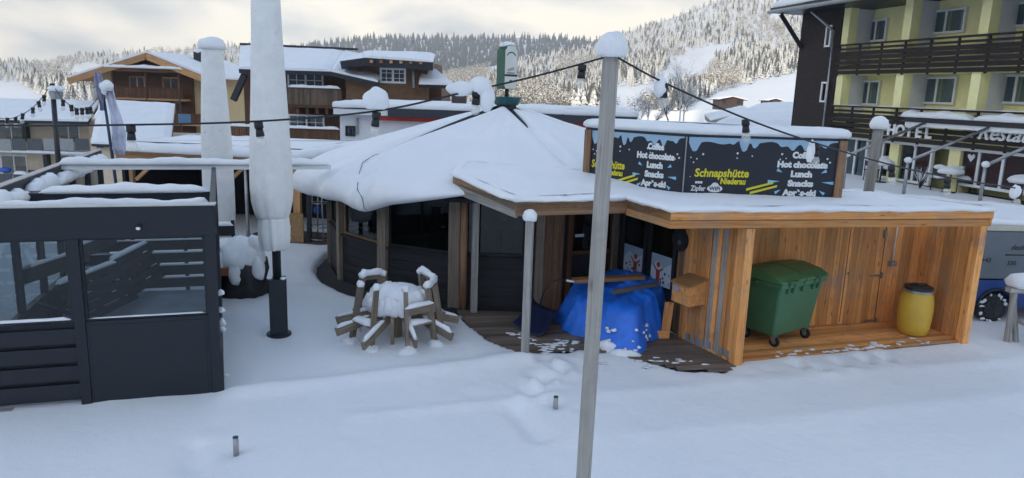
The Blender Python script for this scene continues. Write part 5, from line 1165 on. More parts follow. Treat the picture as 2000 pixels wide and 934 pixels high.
# ------------------------------------------------------------------ building helpers
def fwin(vp, par, x0, y0, x1, y1, nx=2, ny=1, fr_m=WHITEP, fw=.08, curtain=None, depth=.10, back=ROOMD, bars=0):
    """a window read off a facade by its outline: frame, pane, curtain or dark room behind"""
    u0, u1, z0, z1 = vp.rect(x0, y0, x1, y1)
    if u1 < u0: u0, u1 = u1, u0
    m = MB(); m.frame(vp, u0, u1, z0, z1, fw, -depth + .02, .05)
    for i in range(1, nx): u = u0 + (u1 - u0) * i / nx; m.vbox(vp, u - fw * .55, u + fw * .55, z0 + fw, z1 - fw, -depth + .03, .04)
    for i in range(1, ny): z = z0 + (z1 - z0) * i / ny; m.vbox(vp, u0 + fw, u1 - fw, z - fw * .4, z + fw * .4, -depth + .03, .04)
    if bars:
        for i in range(nx):
            a, b = u0 + (u1 - u0) * i / nx, u0 + (u1 - u0) * (i + 1) / nx
            m.vbox(vp, (a + b) / 2 - .02, (a + b) / 2 + .02, z0 + fw, z1 - fw, -depth + .05, .03)
            for j in range(1, bars): z = z0 + (z1 - z0) * j / bars; m.vbox(vp, a + fw * .5, b - fw * .5, z - .018, z + .018, -depth + .05, .028)
    wo = m.build('window', fr_m, par)
    m = MB(); m.vbox(vp, u0 + fw * .5, u1 - fw * .5, z0 + fw * .5, z1 - fw * .5, .0, .01); m.build('pane', GLASS, wo)
    m = MB(); m.vbox(vp, u0 + fw * .4, u1 - fw * .4, z0 + fw * .4, z1 - fw * .4, -depth - .04, -depth + .015); m.build('dark_room', back, wo)
    if curtain:
        m = MB()
        for a, b in ((0.02, .40), (.60, .98)) if curtain is not CURTRED else ((.02, .98),):
            n = 14; A0, B0 = u0 + (u1 - u0) * a, u0 + (u1 - u0) * b
            for i in range(n):
                ua, ub = A0 + (B0 - A0) * i / n, A0 + (B0 - A0) * (i + 1) / n; da, db = -.055 + .02 * (i % 2), -.055 + .02 * ((i + 1) % 2)
                m.add([vp.P(ua, z0 + fw, da), vp.P(ub, z0 + fw, db), vp.P(ub, z1 - fw, db), vp.P(ua, z1 - fw, da)], [(0, 1, 2, 3)])
        m.build('curtain', curtain, wo)
    return wo
def rail(vp, par, x0, y0, x1, y1, m_, rows=5, d=0, snow=.05, vertical=False, name='balcony_rail', gap=.25):
    u0, u1, z0, z1 = vp.rect(x0, y0, x1, y1); m = MB(); H = z1 - z0
    if vertical:
        u = u0
        while u < u1 - .02: m.vbox(vp, u, min(u + .14, u1) - .012, z0 + .03, z1 - .09, d - .02, d + random.uniform(-.004, .006)); u += .14
    else:
        h = H / rows
        for k in range(rows): m.vbox(vp, u0, u1, z0 + k * h, z0 + (k + 1) * h - h * gap, d - .02, d + random.uniform(0, .006))
    m.vbox(vp, u0, u1, z1 - .08, z1, d - .08, d + .05); n = max(1, round((u1 - u0) / 2.6))
    for k in range(n + 1): u = u0 + (u1 - u0) * k / n; m.vbox(vp, u - .05, u + .05, z0 - .05, z1 - .081, d - .10, d - .025)
    ro = m.build(name, m_, par)
    if snow: m = MB(); m.ridge(vp.P(u0, z1, d - .015), vp.P(u1, z1, d - .015), .14, snow, step=.2); m.build('snow_cap', SNOW, ro)
    return ro
def block(vp, par, name, x0, y0, x1, y1, d0, d1, m_, zb=None):
    u0, u1, z0, z1 = vp.rect(x0, y0, x1, y1); m = MB(); m.vbox(vp, u0, u1, z0 if zb is None else zb, z1, d0, d1); return m.build(name, m_, par)
def sheet_roof(par, pts, th, sn, m_, name='roof', over=.08):
    """a sloping roof plane through four corners, with its snow"""
    a, b, c, d = [Vector(p) for p in pts]; n = (b - a).cross(d - a).normalized(); n = n if n.z > 0 else -n
    m = MB(); lo = [p - n * th for p in (a, b, c, d)]
    vs = lo + [a, b, c, d]; m.hexa(vs); r = m.build(name, m_, par)
    m = MB(); N1, N2 = 24, 8; vs = []
    for i in range(N1 + 1):
        for j in range(N2 + 1):
            p = a.lerp(b, i / N1).lerp(d.lerp(c, i / N1), j / N2); e = min(1, 6 * min(i, N1 - i) / N1 + .55) * min(1, 4 * min(j, N2 - j) / N2 + .55); vs.append(p + n * (sn * e + .03 * nz(p.x * .8, p.y * .8, p.z)))
    q = N2 + 1; fs = [(i * q + j, (i + 1) * q + j, (i + 1) * q + j + 1, i * q + j + 1) for i in range(N1) for j in range(N2)]
    o = len(vs); rim_ = [i * q for i in range(N1 + 1)] + [N1 * q + j for j in range(1, q)] + [i * q + N2 for i in range(N1 - 1, -1, -1)] + [j for j in range(N2 - 1, 0, -1)]
    low = []
    for k in rim_: i, j = divmod(k, q); low.append(a.lerp(b, i / N1).lerp(d.lerp(c, i / N1), j / N2) + n * .004)
    vs += low; K = len(rim_); fs += [(rim_[k], rim_[(k + 1) % K], o + (k + 1) % K, o + k) for k in range(K)]
    m.add(vs, fs, smooth=False); m.build('snow_cover', SNOW, r); return r

# ------------------------------------------------------------------ low apartment house at the far left
vp = VP((-60, 58), (0, 58)); gp = At(90, 300, 58); ah = thing('apartment_house', 'low cream apartment house with grey panel balconies and snow roof', 'house', (gp.x, 58, -6))
block(vp, ah, 'wall', -260, 236, 180, 420, -9, 0, PLASTER, -6)
ye, yr = 56.3, 62.5
sheet_roof(ah, [At(-300, 228, ye), At(172, 238, ye), At(196, 199, yr), At(-300, 190, yr)], .22, .30, BLACKM)
for x0, y0, x1, y1, n in ((-4, 246, 50, 276, 2), (112, 240, 156, 280, 2), (3, 303, 54, 345, 2), (118, 302, 160, 340, 2)): fwin(vp, ah, x0, y0, x1, y1, n, curtain=CURTAIN if y0 > 300 or x0 > 50 else None)
for q_ in ((50, 235, 58, 275), (92, 302, 100, 340)): m = MB(); m.fbox(vp, *q_, 0, .45); m.build('divider', BLACKM, ah)
vb = vp.off(1.3); GPAN = plain('dark_grey_panel', (.075, .085, .09), .5); LPAN = plain('light_grey_panel', (.30, .31, .31), .5)
block(vb, ah, 'balcony_slab', -60, 294, 180, 299, -1.3, .02, PLASTERW); block(vb, ah, 'balcony_slab', -60, 364, 120, 370, -1.3, .02, PLASTERW)
for x0, x1, mm in ((-30, 22, LPAN), (24, 51, GPAN), (54, 83, GPAN), (86, 113, LPAN), (115, 144, LPAN), (147, 174, GPAN)): block(vb, ah, 'balcony_panel', x0, 271, x1, 294, 0, .04, mm)
for x0, x1 in ((0, 25), (28, 56)): block(vb, ah, 'balcony_panel', x0, 340, x1, 366, 0, .04, GPAN)
rail(vb, ah, 57, 333, 108, 360, BLACKM, 6, vertical=False, snow=0, gap=.6)
u0, z0 = vb.uz(28, 340); u1 = vb.uz(56, 340)[0]; m = MB(); m.ridge(vb.P(u0, z0, 0), vb.P(u1, z0, 0), .5, .25); m.build('snow_cap', SNOW, ah)
m = MB(); m.blob(vb.P(u0 - .9, z0 + .25, -.3), (.5, .3, .22), 3, .2); o = m.build('cushion', paint('bright_blue', (.02, .10, .5)), None, vb.P(u0 - .9, z0 + .1, -.3)); o.name = 'blue_cushion'; tag(o, 'bright blue cushion lying on lower balcony of cream apartment house', 'cushion')
# snow roofed house next to it
h2 = thing('house', 'pale house mostly hidden below one broad snow covered roof', 'house', (At(260, 260, 50).x, 52, -6)); vp = VP((-60, 50.6), (0, 50.6))
block(vp, h2, 'wall', 182, 272, 326, 420, -8, 0, PLASTER, -6)
sheet_roof(h2, [At(178, 281, 50), At(333, 287, 50), At(342, 205, 56.5), At(196, 197, 56.5)], .2, .28, BLACKM)
m = MB(); m.fbox(vp, 193, 283, 203, 288, 0, .3); m.build('gutter', BLACKM, h2)
# ------------------------------------------------------------------ big gabled chalet
Yc = 64; vp = VP((-60, Yc), (0, Yc)); c0 = At(285, 290, Yc); ch = thing('gabled_chalet', 'large gabled timber chalet with wide verge boards and brown balconies', 'chalet', (c0.x, Yc, -6))
ul, ur = vp.uz(190, 200)[0], vp.uz(396, 200)[0]; ua, za = vp.uz(285, 108); zl = vp.uz(190, 140)[1]; zr = vp.uz(396, 148)[1]
m = MB(); m.vprism(vp, [(ul, -6), (ur, -6), (ur, zr), (ua, za), (ul, zl)], -15, 0); m.build('wall', plain('ochre_plaster', (.55, .42, .22), .85, .06), ch)
A3 = [At(285, 103, Yc - 1.6), At(133, 152, Yc - 1.6), At(412, 154, Yc - 1.6)]; bk_ = Vector((0, 16, 0))
# roof planes
sheet_roof(ch, [A3[1], A3[0], A3[0] + bk_, A3[1] + bk_], .28, .30, CHALO); sheet_roof(ch, [A3[0], A3[2], A3[2] + bk_, A3[0] + bk_], .28, .30, CHALO)
m = MB(); 
for a, b in ((A3[0], A3[1]), (A3[0], A3[2])): m.bar(a + Vector((0, -.06, -.30)), b + Vector((0, -.06, -.30)), .08, .50)
m.build('verge_board', CHALO, ch)
m = MB(); us, zs = vp.uz(200, 137); ue = vp.uz(372, 140)[0]; m.vprism(vp, [(us, zs), (ue, zs), (ua + .1, za - .25)], .02, .12); m.build('gable_boards', CHALO, ch)
m = MB(); m.vprism(vp, [(vp.uz(248, 130)[0], zs + .1), (vp.uz(330, 130)[0], zs + .1), (vp.uz(322, 124)[0], vp.uz(322, 124)[1]), (ua, vp.uz(285, 114)[1]), (vp.uz(252, 122)[0], vp.uz(252, 122)[1])], .13, .2); m.build('gable_recess', CHALW, ch)
block(vp, ch, 'timber_front', 226, 142, 382, 300, .02, .16, CHALW)
vb = vp.off(1.4); m = MB(); u0, u1, z0, z1 = vb.rect(205, 134, 362, 141); m.vbox(vb, u0, u1, z0, z1, -1.3, .2); cb = m.build('balcony_canopy', CHALW, ch); m = MB(); m.ridge(vb.P(u0, z1, .0), vb.P(u1, z1, .0), .8, .28, step=.3); m.build('snow_cap', SNOW, cb)
vq = vp.off(.17)
for x0, y0, x1, y1, n in ((253, 149, 284, 180, 2), (318, 151, 350, 184, 2), (342, 200, 354, 226, 1), (390, 158, 400, 192, 1)): fwin(vq, ch, x0, y0, x1, y1, n, fr_m=CHALO, fw=.10, curtain=CURTAIN)
rail(vb, ch, 224, 170, 354, 193, CHALW, vertical=True, snow=0); block(vb, ch, 'balcony_slab', 222, 192, 360, 196, -1.4, .05, CHALO)
for x in (224, 289, 353): block(vb, ch, 'balcony_post', x - 1.5, 141, x + 1.5, 300, -.05, .06, CHALW)
rail(vb, ch, 340, 222, 400, 242, CHALW, vertical=True, snow=0)
block(vb, ch, 'balcony_slab', 330, 241, 404, 246, -1.4, .05, CHALO)
m = MB(); u0, u1, z0, z1 = vb.rect(349, 223, 374, 241); m.vbox(vb, u0, u1, z0, z1, .06, .09); o = m.build('blanket', paint('faded_blue_cloth', (.12, .24, .38), .9), None, vb.P(u0, z0, .07)); o.name = 'blue_blanket'; tag(o, 'blue blanket hung over lower balcony rail of gabled chalet', 'blanket')
q = A3[0].lerp(A3[2], .35) + Vector((0, 6, .5)); m = MB(); m.box(q, (.7, .7, 1.2)); m.build('chimney', BLACKM, ch); m = MB(); m.blob(q + Vector((0, 0, .65)), (.45, .45, .25), 3, .1); m.build('snow_cap', SNOW, ch)
# ------------------------------------------------------------------ brown chalet with a cross gable
Yd = 46; vp = VP((-60, Yd), (0, Yd)); c0 = At(660, 280, Yd); cd = thing('balcony_chalet', 'brown boarded chalet with cross gable, two balconies and long snow roof', 'chalet', (c0.x, Yd, -5))
SHI = brick('brown_shingle', (.15, .075, .035), (.20, .105, .05), (.06, .03, .015), 2.6, .55, .28, bmp=.6)
block(vp, cd, 'wall', 478, 134, 700, 300, -9, 0, CHALW, -5)
block(vp, cd, 'wing_wall', 684, 118, 838, 300, -8, 1.1, SHI, -5)
R0, R1 = At(470, 92, Yd + 5), At(742, 104, Yd + 5); e0, e1 = At(466, 135, Yd - 1.6), At(646, 140, Yd - 1.6); e2 = At(738, 161, Yd - 2.2)
sheet_roof(cd, [e0, e1, R1 - Vector((2.5, 0, 0)), R0], .25, .28, BLACKM)
sheet_roof(cd, [e1, e2, R1 + Vector((.6, 0, -.5)), R1 - Vector((2.5, 0, 0))], .25, .28, BLACKM)
m = MB(); m.bar(R0 + Vector((0, 0, .2)), R1 + Vector((-1.5, 0, .2)), .3, .14); m.build('ridge_cap', BLACKM, cd)
vw = vp.off(1.1); k0, k1, k2, k3 = At(668, 124, Yd - 3.0), At(846, 122, Yd - 3.0), At(850, 108, Yd + 5), At(708, 104, Yd + 5)
k0 = At(664, 120, Yd - 2.6); 
sheet_roof(cd, [At(712, 113, Yd - 2.6), k1, k2, k3], .45, .24, BLACKM, 'gable_roof'); sheet_roof(cd, [k0, At(712, 113, Yd - 2.6), k3, At(690, 110, Yd + 5)], .45, .1, BLACKM, 'gable_roof')
sheet_roof(cd, [At(818, 165, Yd - 2.4), At(886, 167, Yd - 2.4), At(850, 140, Yd + .5), At(822, 138, Yd + .5)], .2, .25, BLACKM, 'side_roof')
block(vp, cd, 'side_wall', 838, 168, 862, 230, -6, 0, CHALW, -5)
m = MB(); u, z = vp.uz(806, 120)
for i in range(6): q = At(730 + i * 19, 121 + i * .5, Yd - 2.2); m.box(q, (.16, 1.6, .16))
m.build('rafter_tail', CHALO, cd)
vq = vw.off(.02); fwin(vq, cd, 742, 133, 793, 163, 2, curtain=None, fw=.12, bars=3, depth=.05)
m = MB(); q = vw.off(.35); m.tube(q.P(*q.uz(807, 126), 0), q.P(*q.uz(808, 172), 0), .08); m.build('downpipe', STEEL, cd)
fwin(vp.off(.1), cd, 562, 143, 632, 171, 2, bars=2, curtain=None, fw=.10); fwin(vp.off(.1), cd, 564, 224, 634, 254, 2, bars=2, curtain=CURTAIN, fw=.10)
vb = vp.off(1.3); CHG = wood('grey_brown_boards', (.05, .033, .022), (.12, .08, .055), (.20, .145, .11), tintvar=.3)
rail(vb, cd, 563, 172, 665, 206, CHG, vertical=True, snow=.16); block(vb, cd, 'balcony_slab', 560, 205, 668, 211, -1.3, .04, CHALW)
rail(vb, cd, 448, 250, 664, 285, CHALW, vertical=True, snow=.16); block(vb, cd, 'balcony_slab', 446, 284, 668, 290, -1.3, .04, CHALW)
m = MB()
for i in range(5): q = vb.uz(580 + i * 19, 211); m.vbox(vb, q[0] - .08, q[0] + .08, q[1] - .35, q[1] - .02, -1.3, -.1)
m.build('bracket', CHALW, cd)
m = MB(); m.bar(At(478, 146, Yd - 1), At(456, 196, Yd - 1), .3, .35); m.build('verge_board', BLACKM, cd)
ch_ = At(806, 95, Yd + 6); m = MB(); m.tube(ch_ - Vector((0, 0, 1.0)), ch_ + Vector((0, 0, .55)), .10); m.build('flue', STEEL, cd)
# ------------------------------------------------------------------ white and red flat roofed building behind the hut
Ym = 30; vp = VP((-60, Ym), (0, Ym)); c0 = At(900, 260, Ym); mb_ = thing('flat_building', 'low white and red flat roofed building directly behind the hut', 'building', (c0.x, Ym, 0))
block(vp, mb_, 'wall', 664, 226, 1236, 262, -7, 0, PLASTERW, -.5); block(vp, mb_, 'red_band', 742, 229, 1238, 243, .0, .25, REDP)
u0, u1 = vp.uz(657, 225)[0], vp.uz(1241, 220)[0]; zf = vp.uz(800, 226)[1]; m = MB(); m.vbox(vp, u0 + 2.2, u1, zf - .05, zf + .28, -7.3, .6); m.build('fascia', plain('dark_fascia', (.03, .032, .045), .5), mb_)
m = MB(); m.vbox(vp, u0, u0 + 2.2, zf - .02, zf + .2, -7.3, .5); m.build('fascia', PLASTERW, mb_)
m = MB(); m.slab([vp.P(u0, 0, .55)[:2], vp.P(u1, 0, .6)[:2], vp.P(u1, 0, -7.3)[:2], vp.P(u0, 0, -7.3)[:2]], zf + .26, .24, step=.4, seed=4); m.build('snow_cover', SNOW, mb_)
fwin(vp.off(.02), mb_, 675, 246, 694, 266, 2, fr_m=BLACKM, curtain=None, depth=.04); 
m = MB(); m.fbox(vp, 697, 230, 700, 262, 0, .08); m.build('downpipe', STEEL, mb_)
q = At(897, 190, Ym + 2.5); m = MB(); m.box(q + Vector((0, 0, -.1)), (.62, .6, .75)); cm = m.build('vent_box', plain('brown_metal', (.05, .035, .03), .5), mb_); m = MB(); m.blob(q + Vector((-.05, 0, .30)), (.42, .38, .12), 3, .1, flat=-.2); m.build('snow_cap', SNOW, mb_)
for i, x in enumerate((752, 770, 790)): q = At(x, 214, Ym + 1.5); m = MB(); m.bar(q + Vector((0, 0, -.2)), q + Vector((0, .25, .05)), .18, .04); m.build('snow_guard', BLACKM, mb_)
# ------------------------------------------------------------------ hillside houses and the barn roof left of the hotel
for nm, x, y, Y_, wd, hh, lab in (('hillside_chalet', 1428, 207, 175, 5.6, 1.5, 'small far chalet with white roof at the foot of the slope'), ('hillside_chalet', 1512, 205, 205, 3.6, 1.2, 'tiny far chalet partly behind the white barn roof')):
    q = At(x, y, Y_); t = thing(nm, lab, 'chalet', q, 'small chalets below the forest'); m = MB(); m.box(q + Vector((0, 3, hh / 2 - .5)), (wd, 6, hh + 1)); m.build('wall', plain('dark_far_timber', (.045, .03, .025), .8), t)
    a = q + Vector((0, -1, hh * 1.45)); sheet_roof(t, [a + Vector((-wd * .62, 0, -hh * .5)), a, a + Vector((0, 8, 0)), a + Vector((-wd * .62, 8, -hh * .5))], .12, .25, CHALW); sheet_roof(t, [a, a + Vector((wd * .62, 0, -hh * .5)), a + Vector((wd * .62, 8, -hh * .5)), a + Vector((0, 8, 0))], .12, .25, CHALW)
    m = MB(); m.vprism(VP((q.x - 5, q.y), (q.x + 5, q.y)), [(5 - wd * .5, q.z + hh), (5 + wd * .5, q.z + hh), (5, q.z + hh * 1.42)], -.1, .02); m.build('gable', CHALW, t)
    m = MB()
    for k in (-.3, .3): m.box(q + Vector((k * wd, -.03, hh * .6)), (.8, .08, .7))
    m.build('window', ROOMD, t)
Yb = 46; bt = thing('barn', 'snow covered barn roof with weathered gable beside the dark hotel wall', 'barn', (At(1480, 240, Yb).x, Yb, -3.5)); 
a, b, c, d = At(1392, 247, Yb), At(1640, 256, Yb), At(1640, 200, Yb + 8), At(1484, 206, Yb + 8)
sheet_roof(bt, [a, b, c, d], .2, .35, GREYW); m = MB(); m.prism([(a.x + .5, Yb + .6), (b.x - .5, Yb + .6), (c.x - .5, Yb + 7.5), (d.x + .5, Yb + 7.5)], -3.5, a.z - .35); m.build('wall', GREYW, bt)
sh_ = thing('shed', 'low weathered shed roof below the bare snowy tree', 'shed', (At(1430, 232, 58).x, 58, -3)); a, b = At(1388, 236, 58), At(1470, 217, 60); sheet_roof(sh_, [a, b, b + Vector((1, 6, .3)), a + Vector((1, 6, .3))], .4, .15, GREYW); m = MB(); m.box(((a.x + b.x) / 2 + .5, 62, -1), (2.6, 4, 4)); m.build('wall', GREYW, sh_)

# ------------------------------------------------------------------ hotel
H0, H1 = At(1625, 205, 34.0), At(2000, 206, 24.9); hp = VP((H0.x, H0.y), (H1.x, H1.y)); ht = thing('hotel', 'yellow hotel with dark timber balconies and a dark shingled end wall', 'hotel', (H0.x, H0.y, 0))
BAL = wood('dark_balcony_boards', (.008, .006, .005), (.020, .014, .012), (.042, .033, .029), knots=.1, tintvar=.3)
DSH = brick('dark_shingle', (.020, .013, .012), (.034, .022, .019), (.007, .005, .005), 3.2, .5, .27, bmp=.8)
uS0 = hp.uz(1549, 200)[0]; uE = 14.0; zG, zB1, zB1t, zB2, zB2t, zE = 1.2, hp.uz(1625, 264)[1], hp.uz(1625, 205)[1], hp.uz(1632, 146)[1], hp.uz(1636, 88)[1], hp.uz(1632, 22)[1] + .3
pier_u = [0.05, hp.uz(1746, 170)[0], hp.uz(1893, 165)[0]]; st_ = pier_u[2] - pier_u[1]; pier_u += [pier_u[2] + st_, pier_u[2] + 2 * st_]
DR = 1.35
m = MB(); m.vbox(hp, uS0, -.02, -.5, zE + .5, -9, -.02); m.build('shingle_wall', DSH, ht)
m = MB(); m.vbox(hp, -.02, uE, -.5, zE + .3, -9, -DR); m.vbox(hp, 0, uE, zE - .22, zE + .3, -DR, -.05); m.build('wall', YELLOWP, ht)
# piers, white partition faces, slabs
for u in pier_u: m = MB(); m.vbox(hp, u - .02, u + .38, zB1t - .9, zE - .22, -.50, -.06); m.build('pier', YELLOWP, ht)
for u in (pier_u[1] - .1, hp.uz(1850, 300)[0] - .2, pier_u[3]): m = MB(); m.vbox(hp, u, u + .5, zG, zB1, -DR, -.30); m.build('pier', YELLOWP, ht)
for i, u in enumerate(pier_u[:4]): m = MB(); m.vbox(hp, u + .02, u + .36, zB1t - .6, zE - .25, -DR + .003, -.503); m.build('partition', PLASTERW, ht)
m = MB(); m.vbox(hp, -.02, uE, zB1 + .0, zB1 + .22, -DR + .02, -.03); m.vbox(hp, -.02, uE, zB2 + .0, zB2 + .22, -DR + .02, -.03); m.build('balcony_slab', YELLOWP, ht)
def hrail(z0, z1, name):
    m = MB(); H = z1 - z0; hs = [0, .16, .32, .48, .62, .80]
    for k, f in enumerate(hs): m.vbox(hp, -.06, uE, z0 + H * f, z0 + H * f + H * (.13 if k < 5 else .07), .0, .035 + .004 * (k % 2))
    m.vbox(hp, -.12, uE, z1 - .07, z1, -.04, .09); m.vbox(hp, -.06, uE, z0 + H * .70, z0 + H * .74, .005, .03)
    u = .0
    while u < uE: m.vbox(hp, u, u + .09, z0 - .05, z1 - .071, -.06, -.002); u += 1.28
    return m.build(name, BAL, ht)
r2 = hrail(zB2, zB2t, 'balcony_rail'); r1 = hrail(zB1, zB1t, 'balcony_rail')
m = MB(); m.ridge(hp.P(0, zB1t, .02), hp.P(uE, zB1t, .02), .10, .025, step=.3, amp=.9); m.build('snow_cap', SNOW, r1)
vq = hp.off(-DR + .06)
for x0, y0, x1, y1 in ((1690, 38, 1732, 82), (1812, 18, 1886, 66), (1974, 2, 2040, 52), (1676, 157, 1718, 206), (1794, 150, 1867, 204), (1948, 145, 2022, 204)): fwin(vq, ht, x0, y0, x1, y1, 2, curtain=CURTAIN, fw=.09)
vg = hp.off(-.45); m = MB(); m.vbox(hp, 0, uE, zB1 - .12, zB1, -DR, -.2); m.build('lintel', WHITEP, ht)
for x0, y0, x1, y1, n, cu in ((1648, 263, 1694, 348, 2, CURTAIN), (1722, 264, 1822, 356, 3, None), (1866, 272, 2012, 372, 3, CURTRED), (2050, 275, 2200, 380, 3, CURTRED)): fwin(vg, ht, x0, y0, x1, y1, n, curtain=cu, fw=.10)
u, z = hp.uz(1782, 300)
for x0, y0, x1, y1 in ((1790, 270, 1816, 348),):
    u0, u1, z0, z1 = vg.rect(x0, y0, x1, y1); m = MB(); m.vbox(vg, u0, u1, z0, z1, -.05, -.02); m.build('curtain', CURTRED, ht)
m = MB()
for x, y in ((1788, 281), (1898, 308)):
    u, z = vg.uz(x, y); m.vprism(vg, [(u, z - .16), (u + .15, z + .02), (u + .14, z + .11), (u + .07, z + .13), (u, z + .06), (u - .07, z + .13), (u - .14, z + .11), (u - .15, z + .02)], .012, .03)
m.build('heart', WHITEP, ht)
for x0, y0, x1, y1 in ((1613, 50, 1624, 92), (1604, 160, 1616, 200)): fwin(hp.off(.02), ht, x0, y0, x1, y1, 1, curtain=CURTAIN, depth=.04)
# lettering on the lower balcony front
LET = paint('white_letters', (.80, .81, .80)); uh0, zh0 = hp.uz(1735, 264); uh1 = hp.uz(1826, 264)[0]; k = hp.off(.12)
m = MB(); 
for i, chh in enumerate('HOTEL'): write(m, k, uh0 + (uh1 - uh0) * (i + .5) / 5, zh0 + .02, 0, chh, .62, .02, th=.05)
u, z = hp.uz(1912, 271); write(m, k, u, z, 0, 'Restaurant', .75, .012, .35, 'LEFT', th=.05); m.build('lettering', LET, ht)
# eave with snow, gutter, bracket, downpipe
ro_ = hp.off(1.5); uR = ro_.uz(1503, 36)[0]; zR = ro_.uz(1503, 37)[1] + .38; m = MB(); m.vbox(hp, uR, uE, zR - .12, zR + .12, -9.5, 1.5); rf = m.build('roof', BLACKM, ht)
m = MB(); m.hexa([hp.P(uR, zR + .12, 1.5), hp.P(uE, zR + .12, 1.5), hp.P(uE, zR + 3.2, -7), hp.P(uR, zR + 3.2, -7), hp.P(uR, zR + .34, 1.45), hp.P(uE, zR + .34, 1.45), hp.P(uE, zR + 3.45, -7), hp.P(uR, zR + 3.45, -7)]); m.build('snow_cover', SNOW, rf, bevel=.1)
m = MB(); m.tube(hp.P(uR, zR - .08, 1.58), hp.P(uE, zR - .08, 1.58), .09); m.tube(hp.P(-1.0, zR - .2, .9), hp.P(-.3, zR - 1.1, .12), .06); m.tube(hp.P(-.3, zR - 1.1, .12), hp.P(-.3, 1, .10), .05); m.build('gutter', STEEL, rf)
m = MB(); m.bar(hp.P(uS0 + .2, zR - 1.7, 0), hp.P(uS0 - .3, zR - .15, 1.0), .18, .18); m.build('bracket', BAL, rf)
# awning cassette over the terrace doors
m = MB(); u0 = hp.uz(1786, 240)[0]; zc = hp.uz(1786, 246)[1]; m.vbox(hp, u0, uE, zc, zc + .16, .10, .45); aw = m.build('awning_cassette', WHITEP, ht); m = MB(); m.vbox(hp, u0, uE, zc + .16, zc + .34, .05, .5); m.build('awning_roll', BLACKM, ht)
m = MB(); m.ridge(hp.P(u0 - .3, zc + .34, .28), hp.P(u0 + 3.0, zc + .34, .28), .6, .24, step=.2, amp=.3); m.ridge(hp.P(u0 + 3.05, zc + .34, .28), hp.P(uE, zc + .34, .28), .6, .24, step=.2, amp=.3); m.build('snow_cap', SNOW, ht)
# terrace with its edge wall
T0, T1 = G(1640, 372, 1.2), G(2000, 408, 1.2); dT = (T1 - T0).normalized(); T0 = T0 - dT * 1.5; T1 = T1 + dT * 5; tv_ = VP((T0.x, T0.y), (T1.x, T1.y)); LT = (T1 - T0).length
te = thing('hotel_terrace', 'snow covered hotel terrace behind a dark boarded edge wall', 'terrace', (T0.x, T0.y, 0))
h0_, h1_ = hp.P(uS0 + 2, 0, -.5), hp.P(uE, 0, -.5)
m = MB(); m.prism([T0[:2], T1[:2], h1_[:2], h0_[:2]], -.3, 1.15); m.build('base', plain('grey_concrete', (.25, .25, .25), .9), te)
m = MB(); m.slab([T0[:2], T1[:2], h1_[:2], h0_[:2]], 1.152, .06, over=-.05, step=.5); m.build('snow_cover', SNOW, te)
m = MB(); m.vbox(tv_, 0, LT, .98, 1.20, .01, .09); bd = m.build('edge_board', plain('maroon_board', (.06, .028, .026), .6), te); m = MB(); m.ridge(tv_.P(0, 1.20, .0), tv_.P(LT, 1.20, .0), .34, .12, step=.25, amp=.5); m.build('snow_cap', SNOW, bd)
HEDGE = brick('clipped_wall_stone', (.07, .06, .05), (.12, .075, .06), (.025, .025, .022), 3.0, .5, .3, bmp=1); m = MB(); m.vbox(tv_, 0, LT, -.3, .98, .02, .07); m.build('edge_wall', HEDGE, te)
# awning arms on posts along the edge
for i, (xb, yb, xt, yt, xe, ye) in enumerate(((1646, 366, 1652, 304, 1812, 238), (1764, 384, 1772, 315, 1940, 246), (1913, 398, 1926, 324, 2050, 266))):
    pb = tv_.pt(xb, yb); pb.z = 1.2; ptp = VP((tv_.o.x, tv_.o.y), (tv_.o.x + tv_.x.x, tv_.o.y + tv_.x.y)).pt(xt, yt); ptp.x, ptp.y = pb.x, pb.y; e_ = hp.off(.3).pt(xe, ye)
    t = thing('awning_frame', ['galvanised awning arm and post nearest the brown snow capped post', 'galvanised awning arm and post at the middle of the terrace edge', 'galvanised awning arm and post nearest the truck end of terrace'][i], 'awning frame', pb, 'steel awning arms over the hotel terrace')
    m = MB(); m.tube(pb, ptp, .06); m.build('post', STEEL, t); m = MB(); m.tube(ptp, e_, .055); m.build('arm', STEEL, t); m = MB(); m.blob(ptp + Vector((0, 0, .04)), (.13, .13, .11), i, .1); m.build('snow_cap', SNOW, t)
# snowed-in terrace furniture
CHST = plain('dark_chair_frame', (.06, .065, .07), .4, metal=.6)
def chair(p, yaw, label):
    t = thing('terrace_chair', label, 'chair', p, 'snowy chairs on the hotel terrace'); c, s = math.cos(yaw), math.sin(yaw)
    def q(x, y, z): return Vector((p.x + x * c - y * s, p.y + x * s + y * c, p.z + z))
    for x in (-.22, .22):
        for y in (-.22, .22): m = MB(); m.tube(q(x, y, 0), q(x, y, .45 if y < 0 else .9), .018, n=6); m.build('leg', CHST, t)
    m = MB(); m.obox(q(0, 0, .45), q(.25, 0, 0) - q(0, 0, 0), q(0, .25, 0) - q(0, 0, 0), Vector((0, 0, .02))); se = m.build('seat', CHST, t)
    m = MB(); m.obox(q(0, .22, .74), q(.24, 0, 0) - q(0, 0, 0), q(0, .015, 0) - q(0, 0, 0), Vector((0, 0, .13))); m.build('backrest', CHST, t)
    m = MB(); m.blob(q(0, 0, .50), (.28, .27, .14), p.x, .15, 14, 8, flat=-.3); m.blob(q(0, .22, .90), (.25, .10, .10), p.y, .15, 12, 8); m.build('snow_cap', SNOW, se); return t
